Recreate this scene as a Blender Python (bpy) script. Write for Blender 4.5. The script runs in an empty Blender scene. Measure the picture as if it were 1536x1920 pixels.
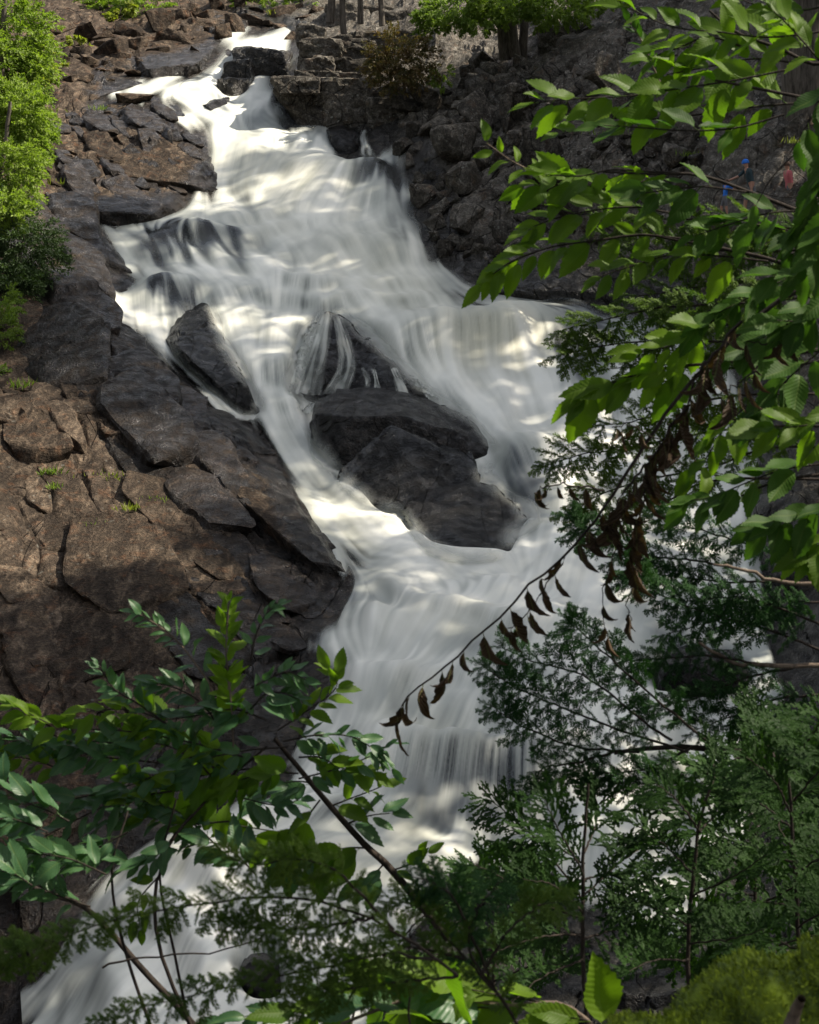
import bpy, bmesh, math, random
import numpy as np
from mathutils import Vector, Matrix

# ------------------------------------------------------------------ camera, sky, sun, exposure
scene = bpy.context.scene
PITCH = math.radians(12.0)
LENS = 55.0
FPX = LENS / 36.0 * 1920.0
cam_data = bpy.data.cameras.new("camera")
cam = bpy.data.objects.new("camera", cam_data)
scene.collection.objects.link(cam)
cam.location = (0, 0, 0)
cam.rotation_euler = (math.pi / 2 - PITCH, 0, 0)
cam_data.sensor_fit = 'VERTICAL'
cam_data.sensor_height = 36.0
cam_data.lens = LENS
cam_data.clip_start = 0.05
cam_data.clip_end = 1000
cam_data.dof.use_dof = True
cam_data.dof.focus_distance = 34.0
cam_data.dof.aperture_fstop = 18.0
scene.camera = cam

SUN_EL = math.radians(47.0)
SUN_AZ = math.radians(84.0)          # clockwise from +y (view direction)
world = bpy.data.worlds.new("World")
scene.world = world
world.use_nodes = True
wn = world.node_tree
bgn = wn.nodes["Background"]
sky = wn.nodes.new("ShaderNodeTexSky")
sky.sky_type = 'NISHITA'
sky.sun_disc = False
sky.sun_elevation = SUN_EL
sky.sun_rotation = SUN_AZ
sky.air_density = 1.0
sky.dust_density = 2.0
sky.ozone_density = 0.6
skyhs = wn.nodes.new("ShaderNodeHueSaturation")      # thin high haze: a paler sky
skyhs.inputs["Saturation"].default_value = 0.40
wn.links.new(sky.outputs[0], skyhs.inputs["Color"])
wn.links.new(skyhs.outputs[0], bgn.inputs[0])
bgn.inputs[1].default_value = 0.12

sun_data = bpy.data.lights.new("sun", 'SUN')
sun = bpy.data.objects.new("sun", sun_data)
scene.collection.objects.link(sun)
sun_data.energy = 5.0
sun_data.angle = math.radians(0.55)
sun_data.color = (1.0, 0.91, 0.76)
SUN_DIR = Vector((math.sin(SUN_AZ) * math.cos(SUN_EL), math.cos(SUN_AZ) * math.cos(SUN_EL), math.sin(SUN_EL)))
sun.rotation_euler = (-SUN_DIR).to_track_quat('-Z', 'Y').to_euler()
sun.location = SUN_DIR * 80

scene.view_settings.view_transform = 'Standard'
scene.view_settings.look = 'None'
scene.view_settings.gamma = 1.0
scene.view_settings.use_curve_mapping = False
scene.view_settings.exposure = 1.0
scene.render.engine = 'CYCLES'
scene.cycles.use_denoising = True
scene.cycles.max_bounces = 8
scene.cycles.transparent_max_bounces = 12
scene.cycles.sample_clamp_indirect = 6.0

rng = np.random.default_rng(7)
random.seed(7)

# ------------------------------------------------------------------ helpers
COL = scene.collection

def prop(o, label=None, cat=None, group=None, kind=None):
    if label: o["label"] = label
    if cat: o["category"] = cat
    if group: o["group"] = group
    if kind: o["kind"] = kind
    return o

def link(name, data, parent=None, mat=None):
    o = bpy.data.objects.new(name, data)
    COL.objects.link(o)
    if parent is not None:
        o.parent = parent
    if mat is not None and data is not None:
        if len(data.materials) == 0:
            data.materials.append(mat)
    return o

def empty(name, loc=(0, 0, 0), parent=None):
    o = bpy.data.objects.new(name, None)
    o.empty_display_size = 0.1
    COL.objects.link(o)
    o.location = loc
    if parent is not None:
        o.parent = parent
    return o

def mesh_np(name, verts, faces, smooth=True, attrs=None):
    """verts (N,3); faces (M,3|4) numpy int array; attrs: {name: float array}"""
    me = bpy.data.meshes.new(name)
    verts = np.ascontiguousarray(verts, dtype=np.float32)
    faces = np.ascontiguousarray(faces, dtype=np.int32)
    n, k = faces.shape
    me.vertices.add(len(verts))
    me.vertices.foreach_set("co", verts.ravel())
    me.loops.add(n * k)
    me.loops.foreach_set("vertex_index", faces.ravel())
    me.polygons.add(n)
    me.polygons.foreach_set("loop_start", np.arange(0, n * k, k, dtype=np.int32))
    me.polygons.foreach_set("loop_total", np.full(n, k, dtype=np.int32))
    me.update(calc_edges=True)
    me.polygons.foreach_set("use_smooth", np.full(n, smooth, dtype=bool))
    if attrs:
        for an, av in attrs.items():
            a = me.attributes.new(an, 'FLOAT', 'POINT')
            a.data.foreach_set("value", np.ascontiguousarray(av, dtype=np.float32))
    me.validate()
    return me

def ray(u, v):
    a = (np.asarray(u, float) - 768.0) / FPX
    b = (960.0 - np.asarray(v, float)) / FPX
    return a, math.cos(PITCH) + b * math.sin(PITCH), -math.sin(PITCH) + b * math.cos(PITCH)

def at(u, v, y):
    """world point that the photograph shows at (u, v), y metres ahead"""
    dx, dy, dz = ray(u, v)
    k = y / dy
    return Vector((float(dx * k), float(y), float(dz * k)))

def proj(x, y, z):
    f = y * math.cos(PITCH) - z * math.sin(PITCH)
    upc = y * math.sin(PITCH) + z * math.cos(PITCH)
    return 768.0 + FPX * x / f, 960.0 - FPX * upc / f

def smooth01(e0, e1, x):
    t = np.clip((x - e0) / (e1 - e0), 0, 1)
    return t * t * (3 - 2 * t)

def hash2(ix, iy, seed):
    h = (ix.astype(np.int64) * 374761393 + iy.astype(np.int64) * 668265263 + seed * 974634777) & 0xFFFFFFFF
    h = ((h ^ (h >> 13)) * 1274126177) & 0xFFFFFFFF
    h = (h ^ (h >> 16)) & 0xFFFFFFFF
    return h

def rnd2(ix, iy, seed):
    return hash2(ix, iy, seed).astype(np.float64) / 4294967295.0

def vnoise(x, y, seed=0):
    ix = np.floor(x).astype(np.int64); iy = np.floor(y).astype(np.int64)
    fx = x - ix; fy = y - iy
    fx = fx * fx * fx * (fx * (fx * 6 - 15) + 10); fy = fy * fy * fy * (fy * (fy * 6 - 15) + 10)
    a = rnd2(ix, iy, seed); b = rnd2(ix + 1, iy, seed)
    c = rnd2(ix, iy + 1, seed); d = rnd2(ix + 1, iy + 1, seed)
    return (a + (b - a) * fx) * (1 - fy) + (c + (d - c) * fx) * fy - 0.5

def fbm(x, y, seed=0, oct=4, gain=0.5):
    r = 0; a = 1.0
    for i in range(oct):
        r = r + a * vnoise(x * 2 ** i + 13.7 * i, y * 2 ** i - 7.3 * i, seed + i)
        a *= gain
    return r

def voro(x, y, seed=0):
    """F1, F2-F1, random h, tilt plane value of nearest jittered cell"""
    ix = np.floor(x).astype(np.int64); iy = np.floor(y).astype(np.int64)
    f1 = np.full(x.shape, 9.0); f2 = np.full(x.shape, 9.0)
    ci = ix.copy(); cj = iy.copy(); ox = np.zeros(x.shape); oy = np.zeros(x.shape)
    for dj in (-1, 0, 1):
        for di in (-1, 0, 1):
            cx = ix + di; cy = iy + dj
            px = cx + 0.1 + 0.8 * rnd2(cx, cy, seed + 1); py = cy + 0.1 + 0.8 * rnd2(cx, cy, seed + 2)
            d = np.hypot(px - x, py - y)
            m = d < f1
            f2 = np.where(m, f1, np.minimum(f2, d))
            f1 = np.where(m, d, f1)
            ci = np.where(m, cx, ci); cj = np.where(m, cy, cj)
            ox = np.where(m, x - px, ox); oy = np.where(m, y - py, oy)
    h = rnd2(ci, cj, seed + 3) - 0.5
    tx = rnd2(ci, cj, seed + 4) - 0.5; ty = rnd2(ci, cj, seed + 5) - 0.5
    return f1, f2 - f1, h, tx * ox + ty * oy

def poly_sd(u, v, poly):
    """signed distance (px, positive inside) from points to a closed polygon"""
    p = np.asarray(poly, float)
    q = np.roll(p, -1, axis=0)
    d2 = np.full(u.shape, 1e12); ins = np.zeros(u.shape, bool)
    for (x0, y0), (x1, y1) in zip(p, q):
        ex, ey = x1 - x0, y1 - y0
        t = np.clip(((u - x0) * ex + (v - y0) * ey) / (ex * ex + ey * ey + 1e-9), 0, 1)
        d2 = np.minimum(d2, (u - x0 - t * ex) ** 2 + (v - y0 - t * ey) ** 2)
        if y0 != y1:
            c = ((y0 > v) != (y1 > v)) & (u < ex * (v - y0) / ey + x0)
            ins ^= c
    d = np.sqrt(d2)
    return np.where(ins, d, -d)

# ------------------------------------------------------------------ lie of the land: surveyed points (photo column, row, metres ahead)
SURVEY = """450,78,86 560,100,84 500,70,88 400,125,82 330,160,77.5 240,176,76 530,150,80 490,200,75.5 420,215,73.5 350,205,74
540,238,71.5 600,245,71 450,250,70.5 630,285,68.5 420,285,68.5 520,275,69 520,300,67.8 415,360,64.5 480,345,65 600,305,67
650,315,66.5 740,300,66.5 700,330,65.5 560,345,64.8 660,345,65 430,395,62 550,415,61.2 700,410,61 770,400,61
210,430,60 300,425,60 370,455,58.5 600,450,59 790,470,57 250,490,56 430,500,56 600,500,56.5 780,500,55.5
230,530,54.2 420,540,54 560,550,54 850,555,52 300,560,53 235,600,50.8 300,640,49.5 350,700,47.5 440,770,45.2
450,600,51.5 540,640,50 480,680,48.5 540,720,47 500,770,45.5 560,830,44 600,900,41.5 680,960,39.3 750,1010,37.5 830,1040,36
620,590,51.5 600,720,48 700,700,48 720,620,50.5 760,605,50 850,600,50.3 950,590,51 1050,605,50.8 800,690,47.8 900,720,47.2 1000,730,47 1070,720,47.5
850,780,45.2 1000,800,44.6 950,860,42.5 1100,850,42.5 1080,950,39.5 1000,1040,36 700,780,45.5 750,850,43 800,950,39.5 870,1020,36.8
1200,600,50 1300,650,49 1250,800,45 1400,870,42 1300,1000,38 1250,1100,34 680,1080,34.7 900,1100,34 1100,1090,34.2
660,1180,31.5 850,1200,31 1050,1200,31 1250,1200,31.5 640,1300,28.3 850,1320,28 1050,1320,28 1250,1350,27.5
700,1420,25.6 850,1430,25.5 1000,1430,25.7 1150,1450,25.7 620,1500,24.3 780,1560,23.9 900,1585,23.8 1030,1580,24
500,1600,22.8 700,1680,21.8 850,1680,22.2 1250,1700,22.5 1250,1550,24.5 350,1650,22.5 200,1800,21.3 90,1900,20.6 300,1900,20 500,1800,20.5 600,1900,19
0,1900,21.5 0,1700,23 100,1550,25 300,1450,26.5 450,1400,27 550,1280,29.5 300,1300,29 100,1300,29 0,1300,29.2 0,1100,33 200,1100,33.2 450,1100,33.8
600,1050,35.4 400,950,37.5 200,900,38.5 0,900,38.3 100,800,41 300,820,41.5 450,850,41.8 350,720,45.5 150,720,45 0,700,45.3 200,620,48.5 0,600,48.5
100,530,51.5 200,500,54.5 0,450,55 150,430,58 250,400,61 100,330,63 350,340,65 380,260,69 200,250,69.5 80,230,70 300,190,73.5 150,170,76 200,130,80
350,120,83 300,60,90 150,80,87 400,50,92 500,50,93 200,20,95 560,30,95
680,200,75 740,250,70 640,90,82 700,40,88 800,60,80 760,280,67.5 790,350,63.5 800,430,60 830,500,56.5 900,550,53.5 1000,560,53 1150,565,52
900,450,58 1000,480,56 900,300,64 900,150,72 960,110,74 1000,20,80 820,200,71 1150,450,54 1150,300,58 1150,100,67
1390,430,48 1390,300,52 1390,150,57 1500,430,46.5 1536,300,49 1536,100,54 1300,10,66 1350,560,46 1480,600,43.5 1480,850,39.5 1536,1000,35 1480,1150,32.5
1536,1300,28 1450,1500,25 1400,1700,22 1000,1800,20.5 1300,1900,18.5 900,1900,18.5 800,1800,20.3
-200,1700,21 -200,1300,27 -200,900,34 -200,700,40 -200,400,52 -200,100,95 -500,1300,22 -500,900,28 -500,500,40 -500,100,100
1800,100,50 1800,400,42 1800,800,33 1800,1200,25 1800,1600,19"""
KQ = 0.42
_pts = []
for tok in SURVEY.split():
    u, v, y = (float(t) for t in tok.split(","))
    p = at(u, v, y)
    _pts.append((p.x, p.y, p.z))
for s in (-0.9, -0.5, -0.2, 0.1, 0.4, 0.9):
    _pts.append((s * 13, 13, -10.4)); _pts.append((s * 9, 9, -8.2)); _pts.append((s * 6, 6, -6.1))
for s in (-0.9, -0.5, -0.2, 0.1, 0.4, 0.9):
    _pts.append((s * 112, 112, 16 + 8 * abs(s))); _pts.append((s * 150, 150, 32 + 10 * abs(s)))
_pts += [(36, 50, 13), (55, 55, 20), (36, 30, 8), (60, 35, 14), (36, 16, 2), (40, 75, 18), (-45, 50, 8), (-40, 30, 1), (-28, 18, -5), (70, 80, 22), (-70, 80, 20)]
_pts = np.array(_pts)
_rq = np.stack([_pts[:, 0] / _pts[:, 1], KQ * np.log(_pts[:, 1])], 1)
_rt = _pts[:, 2] / _pts[:, 1]
def _ker(r2):
    return np.sqrt(r2 + 0.012 ** 2)
_A = _ker(((_rq[:, None] - _rq[None]) ** 2).sum(-1)) - np.eye(len(_rq)) * 0.004
_A = np.block([[_A, np.ones((len(_rq), 1))], [np.ones((1, len(_rq))), np.zeros((1, 1))]])
_W = np.linalg.solve(_A, np.append(_rt, 0))

def base_z_exact(x, y):
    x = np.asarray(x, float); y = np.asarray(y, float)
    sh = x.shape
    s = (x / y).ravel(); q = (KQ * np.log(y)).ravel()
    out = np.full(s.shape, _W[-1])
    for (a, b), w in zip(_rq, _W[:-1]):
        out += w * np.sqrt((s - a) ** 2 + (q - b) ** 2 + 0.012 ** 2)
    return (out * y.ravel()).reshape(sh)

_TS = np.linspace(-0.36, 0.36, 800); _TQ = np.linspace(math.log(5.5), math.log(155.0), 1000)
_TY = np.exp(_TQ)
_TAB = base_z_exact(_TY[:, None] * _TS[None], np.broadcast_to(_TY[:, None], (1000, 800))) / _TY[:, None]

def base_z(x, y):
    """height of the smoothed lie of the land, from a finely tabulated survey"""
    x = np.asarray(x, float); y = np.asarray(y, float)
    x, y = np.broadcast_arrays(x, y)
    s = x / y; q = np.log(y)
    i = np.clip((q - _TQ[0]) / (_TQ[1] - _TQ[0]), 0, 998.999); j = (s - _TS[0]) / (_TS[1] - _TS[0])
    out = (j < 0) | (j > 798.99)
    j = np.clip(j, 0, 798.99)
    i0 = i.astype(int); j0 = j.astype(int); di = i - i0; dj = j - j0
    t = (_TAB[i0, j0] * (1 - di) + _TAB[i0 + 1, j0] * di) * (1 - dj) + (_TAB[i0, j0 + 1] * (1 - di) + _TAB[i0 + 1, j0 + 1] * di) * dj
    z = t * y
    if out.any():
        z = np.array(z)
        if z.ndim == 0:
            return base_z_exact(x, y)
        z[out] = base_z_exact(x[out], y[out])
    return z

_HY = np.geomspace(6, 150, 900)
def ground_at(u, v, ymin=12.0):
    """first point of the base surface along the sight line through (u, v)"""
    dx, dy, dz = ray(u, v)
    ys = _HY[_HY >= ymin]
    zr = dz / dy * ys
    zs = base_z(dx / dy * ys, ys)
    k = np.argmax(zs >= zr)
    if not (zs >= zr).any():
        k = len(ys) - 1
    return Vector((float(dx / dy * ys[k]), float(ys[k]), float(zs[k])))

# ------------------------------------------------------------------ materials
def new_mat(name):
    m = bpy.data.materials.new(name)
    m.use_nodes = True
    nt = m.node_tree
    for n in list(nt.nodes):
        nt.nodes.remove(n)
    out = nt.nodes.new("ShaderNodeOutputMaterial")
    return m, nt, out

class NT:
    """small node-tree writer"""
    def __init__(self, nt):
        self.nt = nt
    def n(self, typ, **kw):
        nd = self.nt.nodes.new(typ)
        for k, v in kw.items():
            if k.startswith("i_"):
                key = k[2:]
                key = int(key) if key.isdigit() else key.replace("_", " ")
                self.put(nd.inputs[key], v)
            else:
                setattr(nd, k, v)
        return nd
    def put(self, sock, v):
        if isinstance(v, bpy.types.NodeSocket):
            self.nt.links.new(v, sock)
        else:
            if hasattr(sock, "default_value") and isinstance(v, (tuple, list)) and len(v) == 3 and sock.type == 'RGBA':
                v = (*v, 1)
            sock.default_value = v
    def math(self, op, a, b=0.0, c=0.0, clamp=False):
        nd = self.nt.nodes.new("ShaderNodeMath"); nd.operation = op; nd.use_clamp = clamp
        self.put(nd.inputs[0], a); self.put(nd.inputs[1], b); self.put(nd.inputs[2], c)
        return nd.outputs[0]
    def mix(self, f, a, b, blend='MIX'):
        nd = self.nt.nodes.new("ShaderNodeMix"); nd.data_type = 'RGBA'; nd.blend_type = blend
        self.put(nd.inputs[0], f); self.put(nd.inputs[6], a); self.put(nd.inputs[7], b)
        return nd.outputs[2]
    def ramp(self, f, *stops):
        nd = self.nt.nodes.new("ShaderNodeValToRGB")
        el = nd.color_ramp.elements
        while len(el) < len(stops):
            el.new(0.5)
        for e, (p, c) in zip(el, stops):
            e.position = p
            e.color = (*c, 1) if isinstance(c, (tuple, list)) else (c, c, c, 1)
        self.put(nd.inputs[0], f)
        return nd.outputs[0]
    def noise(self, vec, scale, detail=4, rough=0.55, dist=0.0):
        nd = self.nt.nodes.new("ShaderNodeTexNoise")
        self.put(nd.inputs["Vector"], vec)
        nd.inputs["Scale"].default_value = scale; nd.inputs["Detail"].default_value = detail
        nd.inputs["Roughness"].default_value = rough; nd.inputs["Distortion"].default_value = dist
        return nd.outputs[0]
    def smooth(self, e0, e1, x):
        nd = self.nt.nodes.new("ShaderNodeMapRange"); nd.interpolation_type = 'SMOOTHSTEP'
        self.put(nd.inputs[0], x); nd.inputs[1].default_value = e0; nd.inputs[2].default_value = e1
        return nd.outputs[0]
    def link(self, a, b):
        self.nt.links.new(a, b)

def rock_material(name, dark, mid, light, lichen=0.25, rust=0.2, wet_gain=1.0, moss=0.0, crack=1.0, soaked=0.0, gloss=0.55):
    m, nt, out = new_mat(name)
    w = NT(nt)
    pos = w.n("ShaderNodeNewGeometry").outputs["Position"]
    oi = w.n("ShaderNodeObjectInfo").outputs["Random"]
    # grain follows the steep foliation of the rock
    mp = w.n("ShaderNodeMapping", i_Vector=pos)
    mp.inputs["Rotation"].default_value = (0.35, 0.25, 0.47)
    mp.inputs["Scale"].default_value = (2.2, 0.8, 2.4)
    grain = w.noise(mp.outputs[0], 1.6, 7, 0.62, 0.6)
    big = w.noise(pos, 0.35, 5, 0.6, 0.3)
    fine = w.noise(pos, 14.0, 5, 0.65)
    mid_n = w.noise(pos, 2.6, 6, 0.65, 0.2)
    col = w.ramp(grain, (0.30, dark), (0.50, mid), (0.68, light))
    col = w.mix(w.smooth(0.35, 0.68, big), col, w.mix(0.5, col, mid))
    col = w.mix(w.math('MULTIPLY', w.smooth(0.52, 0.72, mid_n), rust), col, (0.20, 0.085, 0.035))
    # speckle
    col = w.mix(w.math('MULTIPLY', w.smooth(0.45, 0.75, fine), 0.6), col, w.mix(1.0, col, (2.6, 2.5, 2.4), 'MULTIPLY'))
    col = w.mix(w.math('MULTIPLY', w.smooth(0.52, 0.30, fine), 0.45), col, (0.012, 0.010, 0.009))
    # lichen blotches
    lv = w.n("ShaderNodeTexVoronoi", feature='SMOOTH_F1', i_Vector=pos, i_Scale=5.5)
    lsp = w.math('MULTIPLY', w.smooth(0.30, 0.16, w.math('ADD', lv.outputs[0], w.math('MULTIPLY', fine, 0.14))), w.smooth(0.45, 0.62, w.noise(pos, 0.9, 3)))
    wet = w.math('ADD', w.n("ShaderNodeAttribute", attribute_name="wet").outputs["Fac"], soaked)
    wetn = w.math('MULTIPLY', w.smooth(0.15, 0.6, w.math('ADD', wet, w.math('MULTIPLY', w.math('SUBTRACT', mid_n, 0.5), 0.7))), wet_gain)
    dry = w.math('SUBTRACT', 1.0, wetn, clamp=True)
    col = w.mix(w.math('MULTIPLY', w.math('MULTIPLY', lsp, dry), lichen), col, (0.33, 0.33, 0.29))
    if moss > 0:
        mn = w.smooth(0.55, 0.7, w.noise(pos, 1.3, 5, 0.6))
        col = w.mix(w.math('MULTIPLY', mn, moss), col, (0.035, 0.05, 0.015))
    # per-stone tone
    tone = w.math('ADD', 0.6, w.math('MULTIPLY', oi, 0.75))
    hs = w.n("ShaderNodeHueSaturation", i_Color=col)
    w.put(hs.inputs["Value"], tone)
    col = hs.outputs[0]
    wetcol = w.mix(0.70, col, (0.006, 0.007, 0.008))
    col = w.mix(wetn, col, wetcol)
    bs = w.n("ShaderNodeBsdfPrincipled")
    w.put(bs.inputs["Base Color"], col)
    w.put(bs.inputs["Roughness"], w.math('SUBTRACT', w.math('ADD', 0.74, w.math('MULTIPLY', fine, 0.2)), w.math('MULTIPLY', wetn, 0.60)))
    gl = w.smooth(0.40, 0.72, w.noise(pos, 2.6, 5, 0.65, 0.5))
    w.put(bs.inputs["Specular IOR Level"], w.math('ADD', 0.10, w.math('MULTIPLY', w.math('MULTIPLY', wetn, gl), gloss)))
    # fine relief: grain, pits and hairline joints
    def crackset(rot, scl, sc, wd):
        q = w.n("ShaderNodeMapping", i_Vector=pos)
        q.inputs["Rotation"].default_value = rot; q.inputs["Scale"].default_value = scl
        nn = w.noise(q.outputs[0], sc, 1, 0.4, 0.0)
        return w.smooth(0.0, wd, w.math('ABSOLUTE', w.math('SUBTRACT', nn, 0.5)))
    crk = w.math('MULTIPLY', crackset((0.2, 0.1, 0.45), (0.9, 0.10, 0.9), 0.8, 0.006), crackset((0.1, 0.3, -0.75), (0.5, 0.08, 0.5), 0.7, 0.004))
    col = w.mix(w.math('MULTIPLY', w.math('SUBTRACT', 1.0, crk), 0.5 * crack), col, (0.008, 0.006, 0.005))
    w.put(bs.inputs["Base Color"], col)
    crk = w.math('MULTIPLY', crk, 0.35 * crack)
    hgt = w.math('ADD', w.math('ADD', w.math('MULTIPLY', grain, 0.55), crk), w.math('ADD', w.math('MULTIPLY', mid_n, 0.45), w.math('MULTIPLY', fine, 0.34)))
    bp = w.n("ShaderNodeBump", i_Height=hgt)
    bp.inputs["Strength"].default_value = 1.0; bp.inputs["Distance"].default_value = 0.26
    w.link(bp.outputs[0], bs.inputs["Normal"])
    w.link(bs.outputs[0], out.inputs[0])
    return m

M_ROCK_L = rock_material("brown_bedrock", (0.011, 0.0085, 0.007), (0.046, 0.035, 0.026), (0.140, 0.106, 0.076), 0.20, 0.25, crack=0.0)
M_ROCK_T = rock_material("cracked_brown_bedrock", (0.011, 0.0085, 0.007), (0.046, 0.035, 0.026), (0.140, 0.106, 0.076), 0.20, 0.25, crack=1.3)
M_ROCK_LW = rock_material("soaked_brown_bedrock", (0.009, 0.007, 0.006), (0.036, 0.027, 0.021), (0.10, 0.076, 0.056), 0.05, 0.2, crack=0.0, soaked=0.45)
M_ROCK_R = rock_material("grey_bedrock", (0.018, 0.0165, 0.014), (0.068, 0.061, 0.051), (0.175, 0.160, 0.138), 0.55, 0.16, moss=0.15)
M_ROCK_W = rock_material("wet_black_rock", (0.008, 0.007, 0.006), (0.022, 0.018, 0.015), (0.055, 0.044, 0.036), 0.05, 0.12, gloss=0.5)

# ------------------------------------------------------------------ river outline and rock outlines in photo coordinates
RIVER = [(440,70),(425,95),(395,120),(365,138),(320,150),(285,155),(222,176),(300,183),(330,200),(340,215),(338,228),(385,245),(405,285),(406,325),(420,370),
         (385,375),(350,395),(310,412),(200,430),(215,455),(226,500),(262,528),(215,560),(235,592),(262,622),(294,652),(310,672),(384,746),(428,782),(462,786),
         (520,858),(537,890),(582,960),(612,1000),(648,1050),(664,1090),(654,1120),(656,1150),(650,1172),(597,1218),(630,1255),(630,1320),(590,1400),(520,1490),(430,1545),
         (300,1590),(190,1690),(100,1810),(30,1935),(10,2050),(680,2050),(690,1920),(720,1840),(770,1730),(820,1650),(900,1622),(1000,1640),(1150,1720),(1260,1760),(1310,1700),
         (1370,1600),(1430,1450),(1450,1300),(1430,1150),(1410,1000),(1420,880),(1390,760),(1330,660),(1240,598),(1100,573),(1010,562),(960,556),(900,566),(860,548),(830,520),
         (795,497),(798,465),(795,430),(775,400),(770,360),(745,330),(742,292),(700,296),(660,300),(636,287),(615,248),(560,240),(540,236),(522,205),(508,170),(503,142),(548,130),(563,102),(500,62)]
RIV_MARGIN = 26

STRIKE = math.radians(116)
CA, SA = math.cos(STRIKE), math.sin(STRIKE)

def facets(x, y, seed, L, W, amp, tilt, crack=0.0, ang=0.0):
    c, s = (math.cos(STRIKE + ang), math.sin(STRIKE + ang))
    wx = 0.09 * L * fbm(x / L * 0.9, y / L * 0.9, seed + 50, 2); wy = 0.09 * W * fbm(x / L * 0.9 + 31, y / L * 0.9, seed + 51, 2)
    a = (x * c + y * s + wx) / L; b = (-x * s + y * c + wy) / W
    f1, e, h, t = voro(a, b, seed)
    z = amp * h * 2 + tilt * t * 2
    if crack:
        z = z - crack * (1 - smooth01(0.0, 0.11, e))
    return z

def saw(t, sharp=0.86):
    f = t - np.floor(t)
    return np.where(f < sharp, f / sharp, (1 - f) / (1 - sharp)) - 0.5

def joints(t, width, seed, mask):
    """narrow groove wherever t is whole, broken up by a mask"""
    k = np.floor(t + 0.5)
    off = (rnd2(k.astype(np.int64), np.zeros_like(k).astype(np.int64), seed) - 0.5) * 0.5
    d = np.abs(t - k - off)
    return -(1 - smooth01(0, width, d)) * mask

def rock_relief(x, y, style):
    """relief of bare bedrock in metres; style arrays (left, slab, right) weights"""
    wl, ws, wr = style
    c, s = CA, SA
    w1 = fbm(x * 0.22, y * 0.22, 401, 4); w2 = fbm(x * 0.25 + 9, y * 0.25, 402, 4); w3 = fbm(x * 1.1, y * 1.1, 403, 3)
    a = x * c + y * s; b = -x * s + y * c
    n = fbm(x * 0.9, y * 0.9, 61, 5, 0.55)
    nm = smooth01(-0.15, 0.3, fbm(x * 0.35, y * 0.35, 404, 3))
    big = facets(x, y, 11, 6.0, 2.1, 0.14, 0.30)
    ter = 0.42 * saw(b / 2.3 + 1.2 * w1, 0.72) * (0.4 + 0.6 * nm) + 0.16 * saw(b / 0.8 + a / 9 + 1.6 * w2 + 0.3 * w3, 0.7) * nm
    crs = 0.22 * saw(-a / 3.1 + 1.5 * w2 + b / 6, 0.74) * (1 - 0.5 * nm) + 0.07 * saw(-a / 1.1 + 2.2 * w1 + 0.4 * w3, 0.7)
    jm = smooth01(-0.05, 0.2, fbm(x * 0.5 + 3, y * 0.5, 405, 3)); jm2 = smooth01(0.0, 0.2, fbm(x * 0.6, y * 0.6 + 8, 406, 3))
    jt = 0.22 * joints(b / 1.9 + 0.35 * w1 + 0.05 * w3, 0.09, 1, jm) + 0.13 * joints(a / 2.6 + 0.5 * w2 + 0.05 * w3, 0.06, 2, jm2)
    jf = 0.05 * joints(b / 0.62 + 0.6 * w1 + 0.08 * w3, 0.2, 3, jm * nm) + 0.05 * joints((a + 0.5 * b) / 1.1 + 0.6 * w2 + 0.08 * w3, 0.12, 4, jm2)
    sml = facets(x, y, 31, 0.9, 0.34, 0.02, 0.05, 0.0, 0.3)
    z = wl * (1.15 * big + ter + crs + jt + jf + 1.3 * sml + 0.05 * n)
    sj = 0.13 * joints(b / 1.15 + 0.30 * w1 + 0.05 * w3, 0.075, 7, smooth01(-.3, .0, fbm(x * .4 + 7, y * .4, 408, 2))) + 0.11 * joints(a / 1.7 + 0.35 * w2 + 0.05 * w3 + .15 * b, 0.05, 8, smooth01(-.2, .1, fbm(x * .45, y * .45 + 4, 409, 2)))
    z = z + ws * (sj + 0.4 * big + 0.35 * ter + 0.3 * crs + 1.1 * jt + 0.9 * jf + 0.6 * sml + 0.06 * n)
    rb = facets(x, y, 71, 2.8, 1.9, 0.20, 0.40, 0.0, 0.7) + facets(x, y, 81, 1.1, 0.8, 0.09, 0.16, 0.05, -0.5) + facets(x, y, 91, 0.45, 0.36, 0.025, 0.05)
    z = z + wr * (rb + 0.6 * ter + 0.06 * n)
    return z

SLAB = [(-60, 790), (60, 800), (300, 830), (430, 900), (540, 1000), (640, 1090), (640, 1180), (590, 1230), (540, 1330), (300, 1400), (-60, 1400)]

def styles(x, y, z):
    u, v = proj(x, y, z)
    # which bank: river centre line column by row
    cl = np.interp(v, [60, 150, 250, 400, 500, 700, 900, 1100, 1400, 1600, 1750, 1950], [500, 450, 500, 560, 520, 720, 800, 900, 880, 700, 500, 350])
    left = (u < cl).astype(float)
    ws = smooth01(-40, 30, poly_sd(u, v, SLAB)) * left
    wr = 1 - left
    return u, v, (left * (1 - ws), ws, wr)

def river_fields(u, v, y):
    sd = poly_sd(u, v, RIVER)
    return sd, sd * y / FPX          # px and metres

def fan_rows(y0, y1, n, s_list=(-0.2, -0.1, 0.0, 0.1, 0.2), lin=0.35):
    yy = np.geomspace(y0, y1, 3000)
    g = np.zeros(2999)
    for s in s_list:
        z = base_z(s * yy, yy)
        _, v = proj(s * yy, yy, z)
        g += np.abs(np.diff(v))
    g = g / g.sum() + lin * np.diff(np.log(yy)) / np.log(y1 / y0)
    c = np.concatenate([[0], np.cumsum(g)]); c /= c[-1]
    return np.interp(np.linspace(0, 1, n), c, yy)

def grid_faces(nr, nc):
    i = np.arange(nr - 1)[:, None] * nc + np.arange(nc - 1)[None]
    return np.stack([i, i + 1, i + nc + 1, i + nc], -1).reshape(-1, 4)

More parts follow.
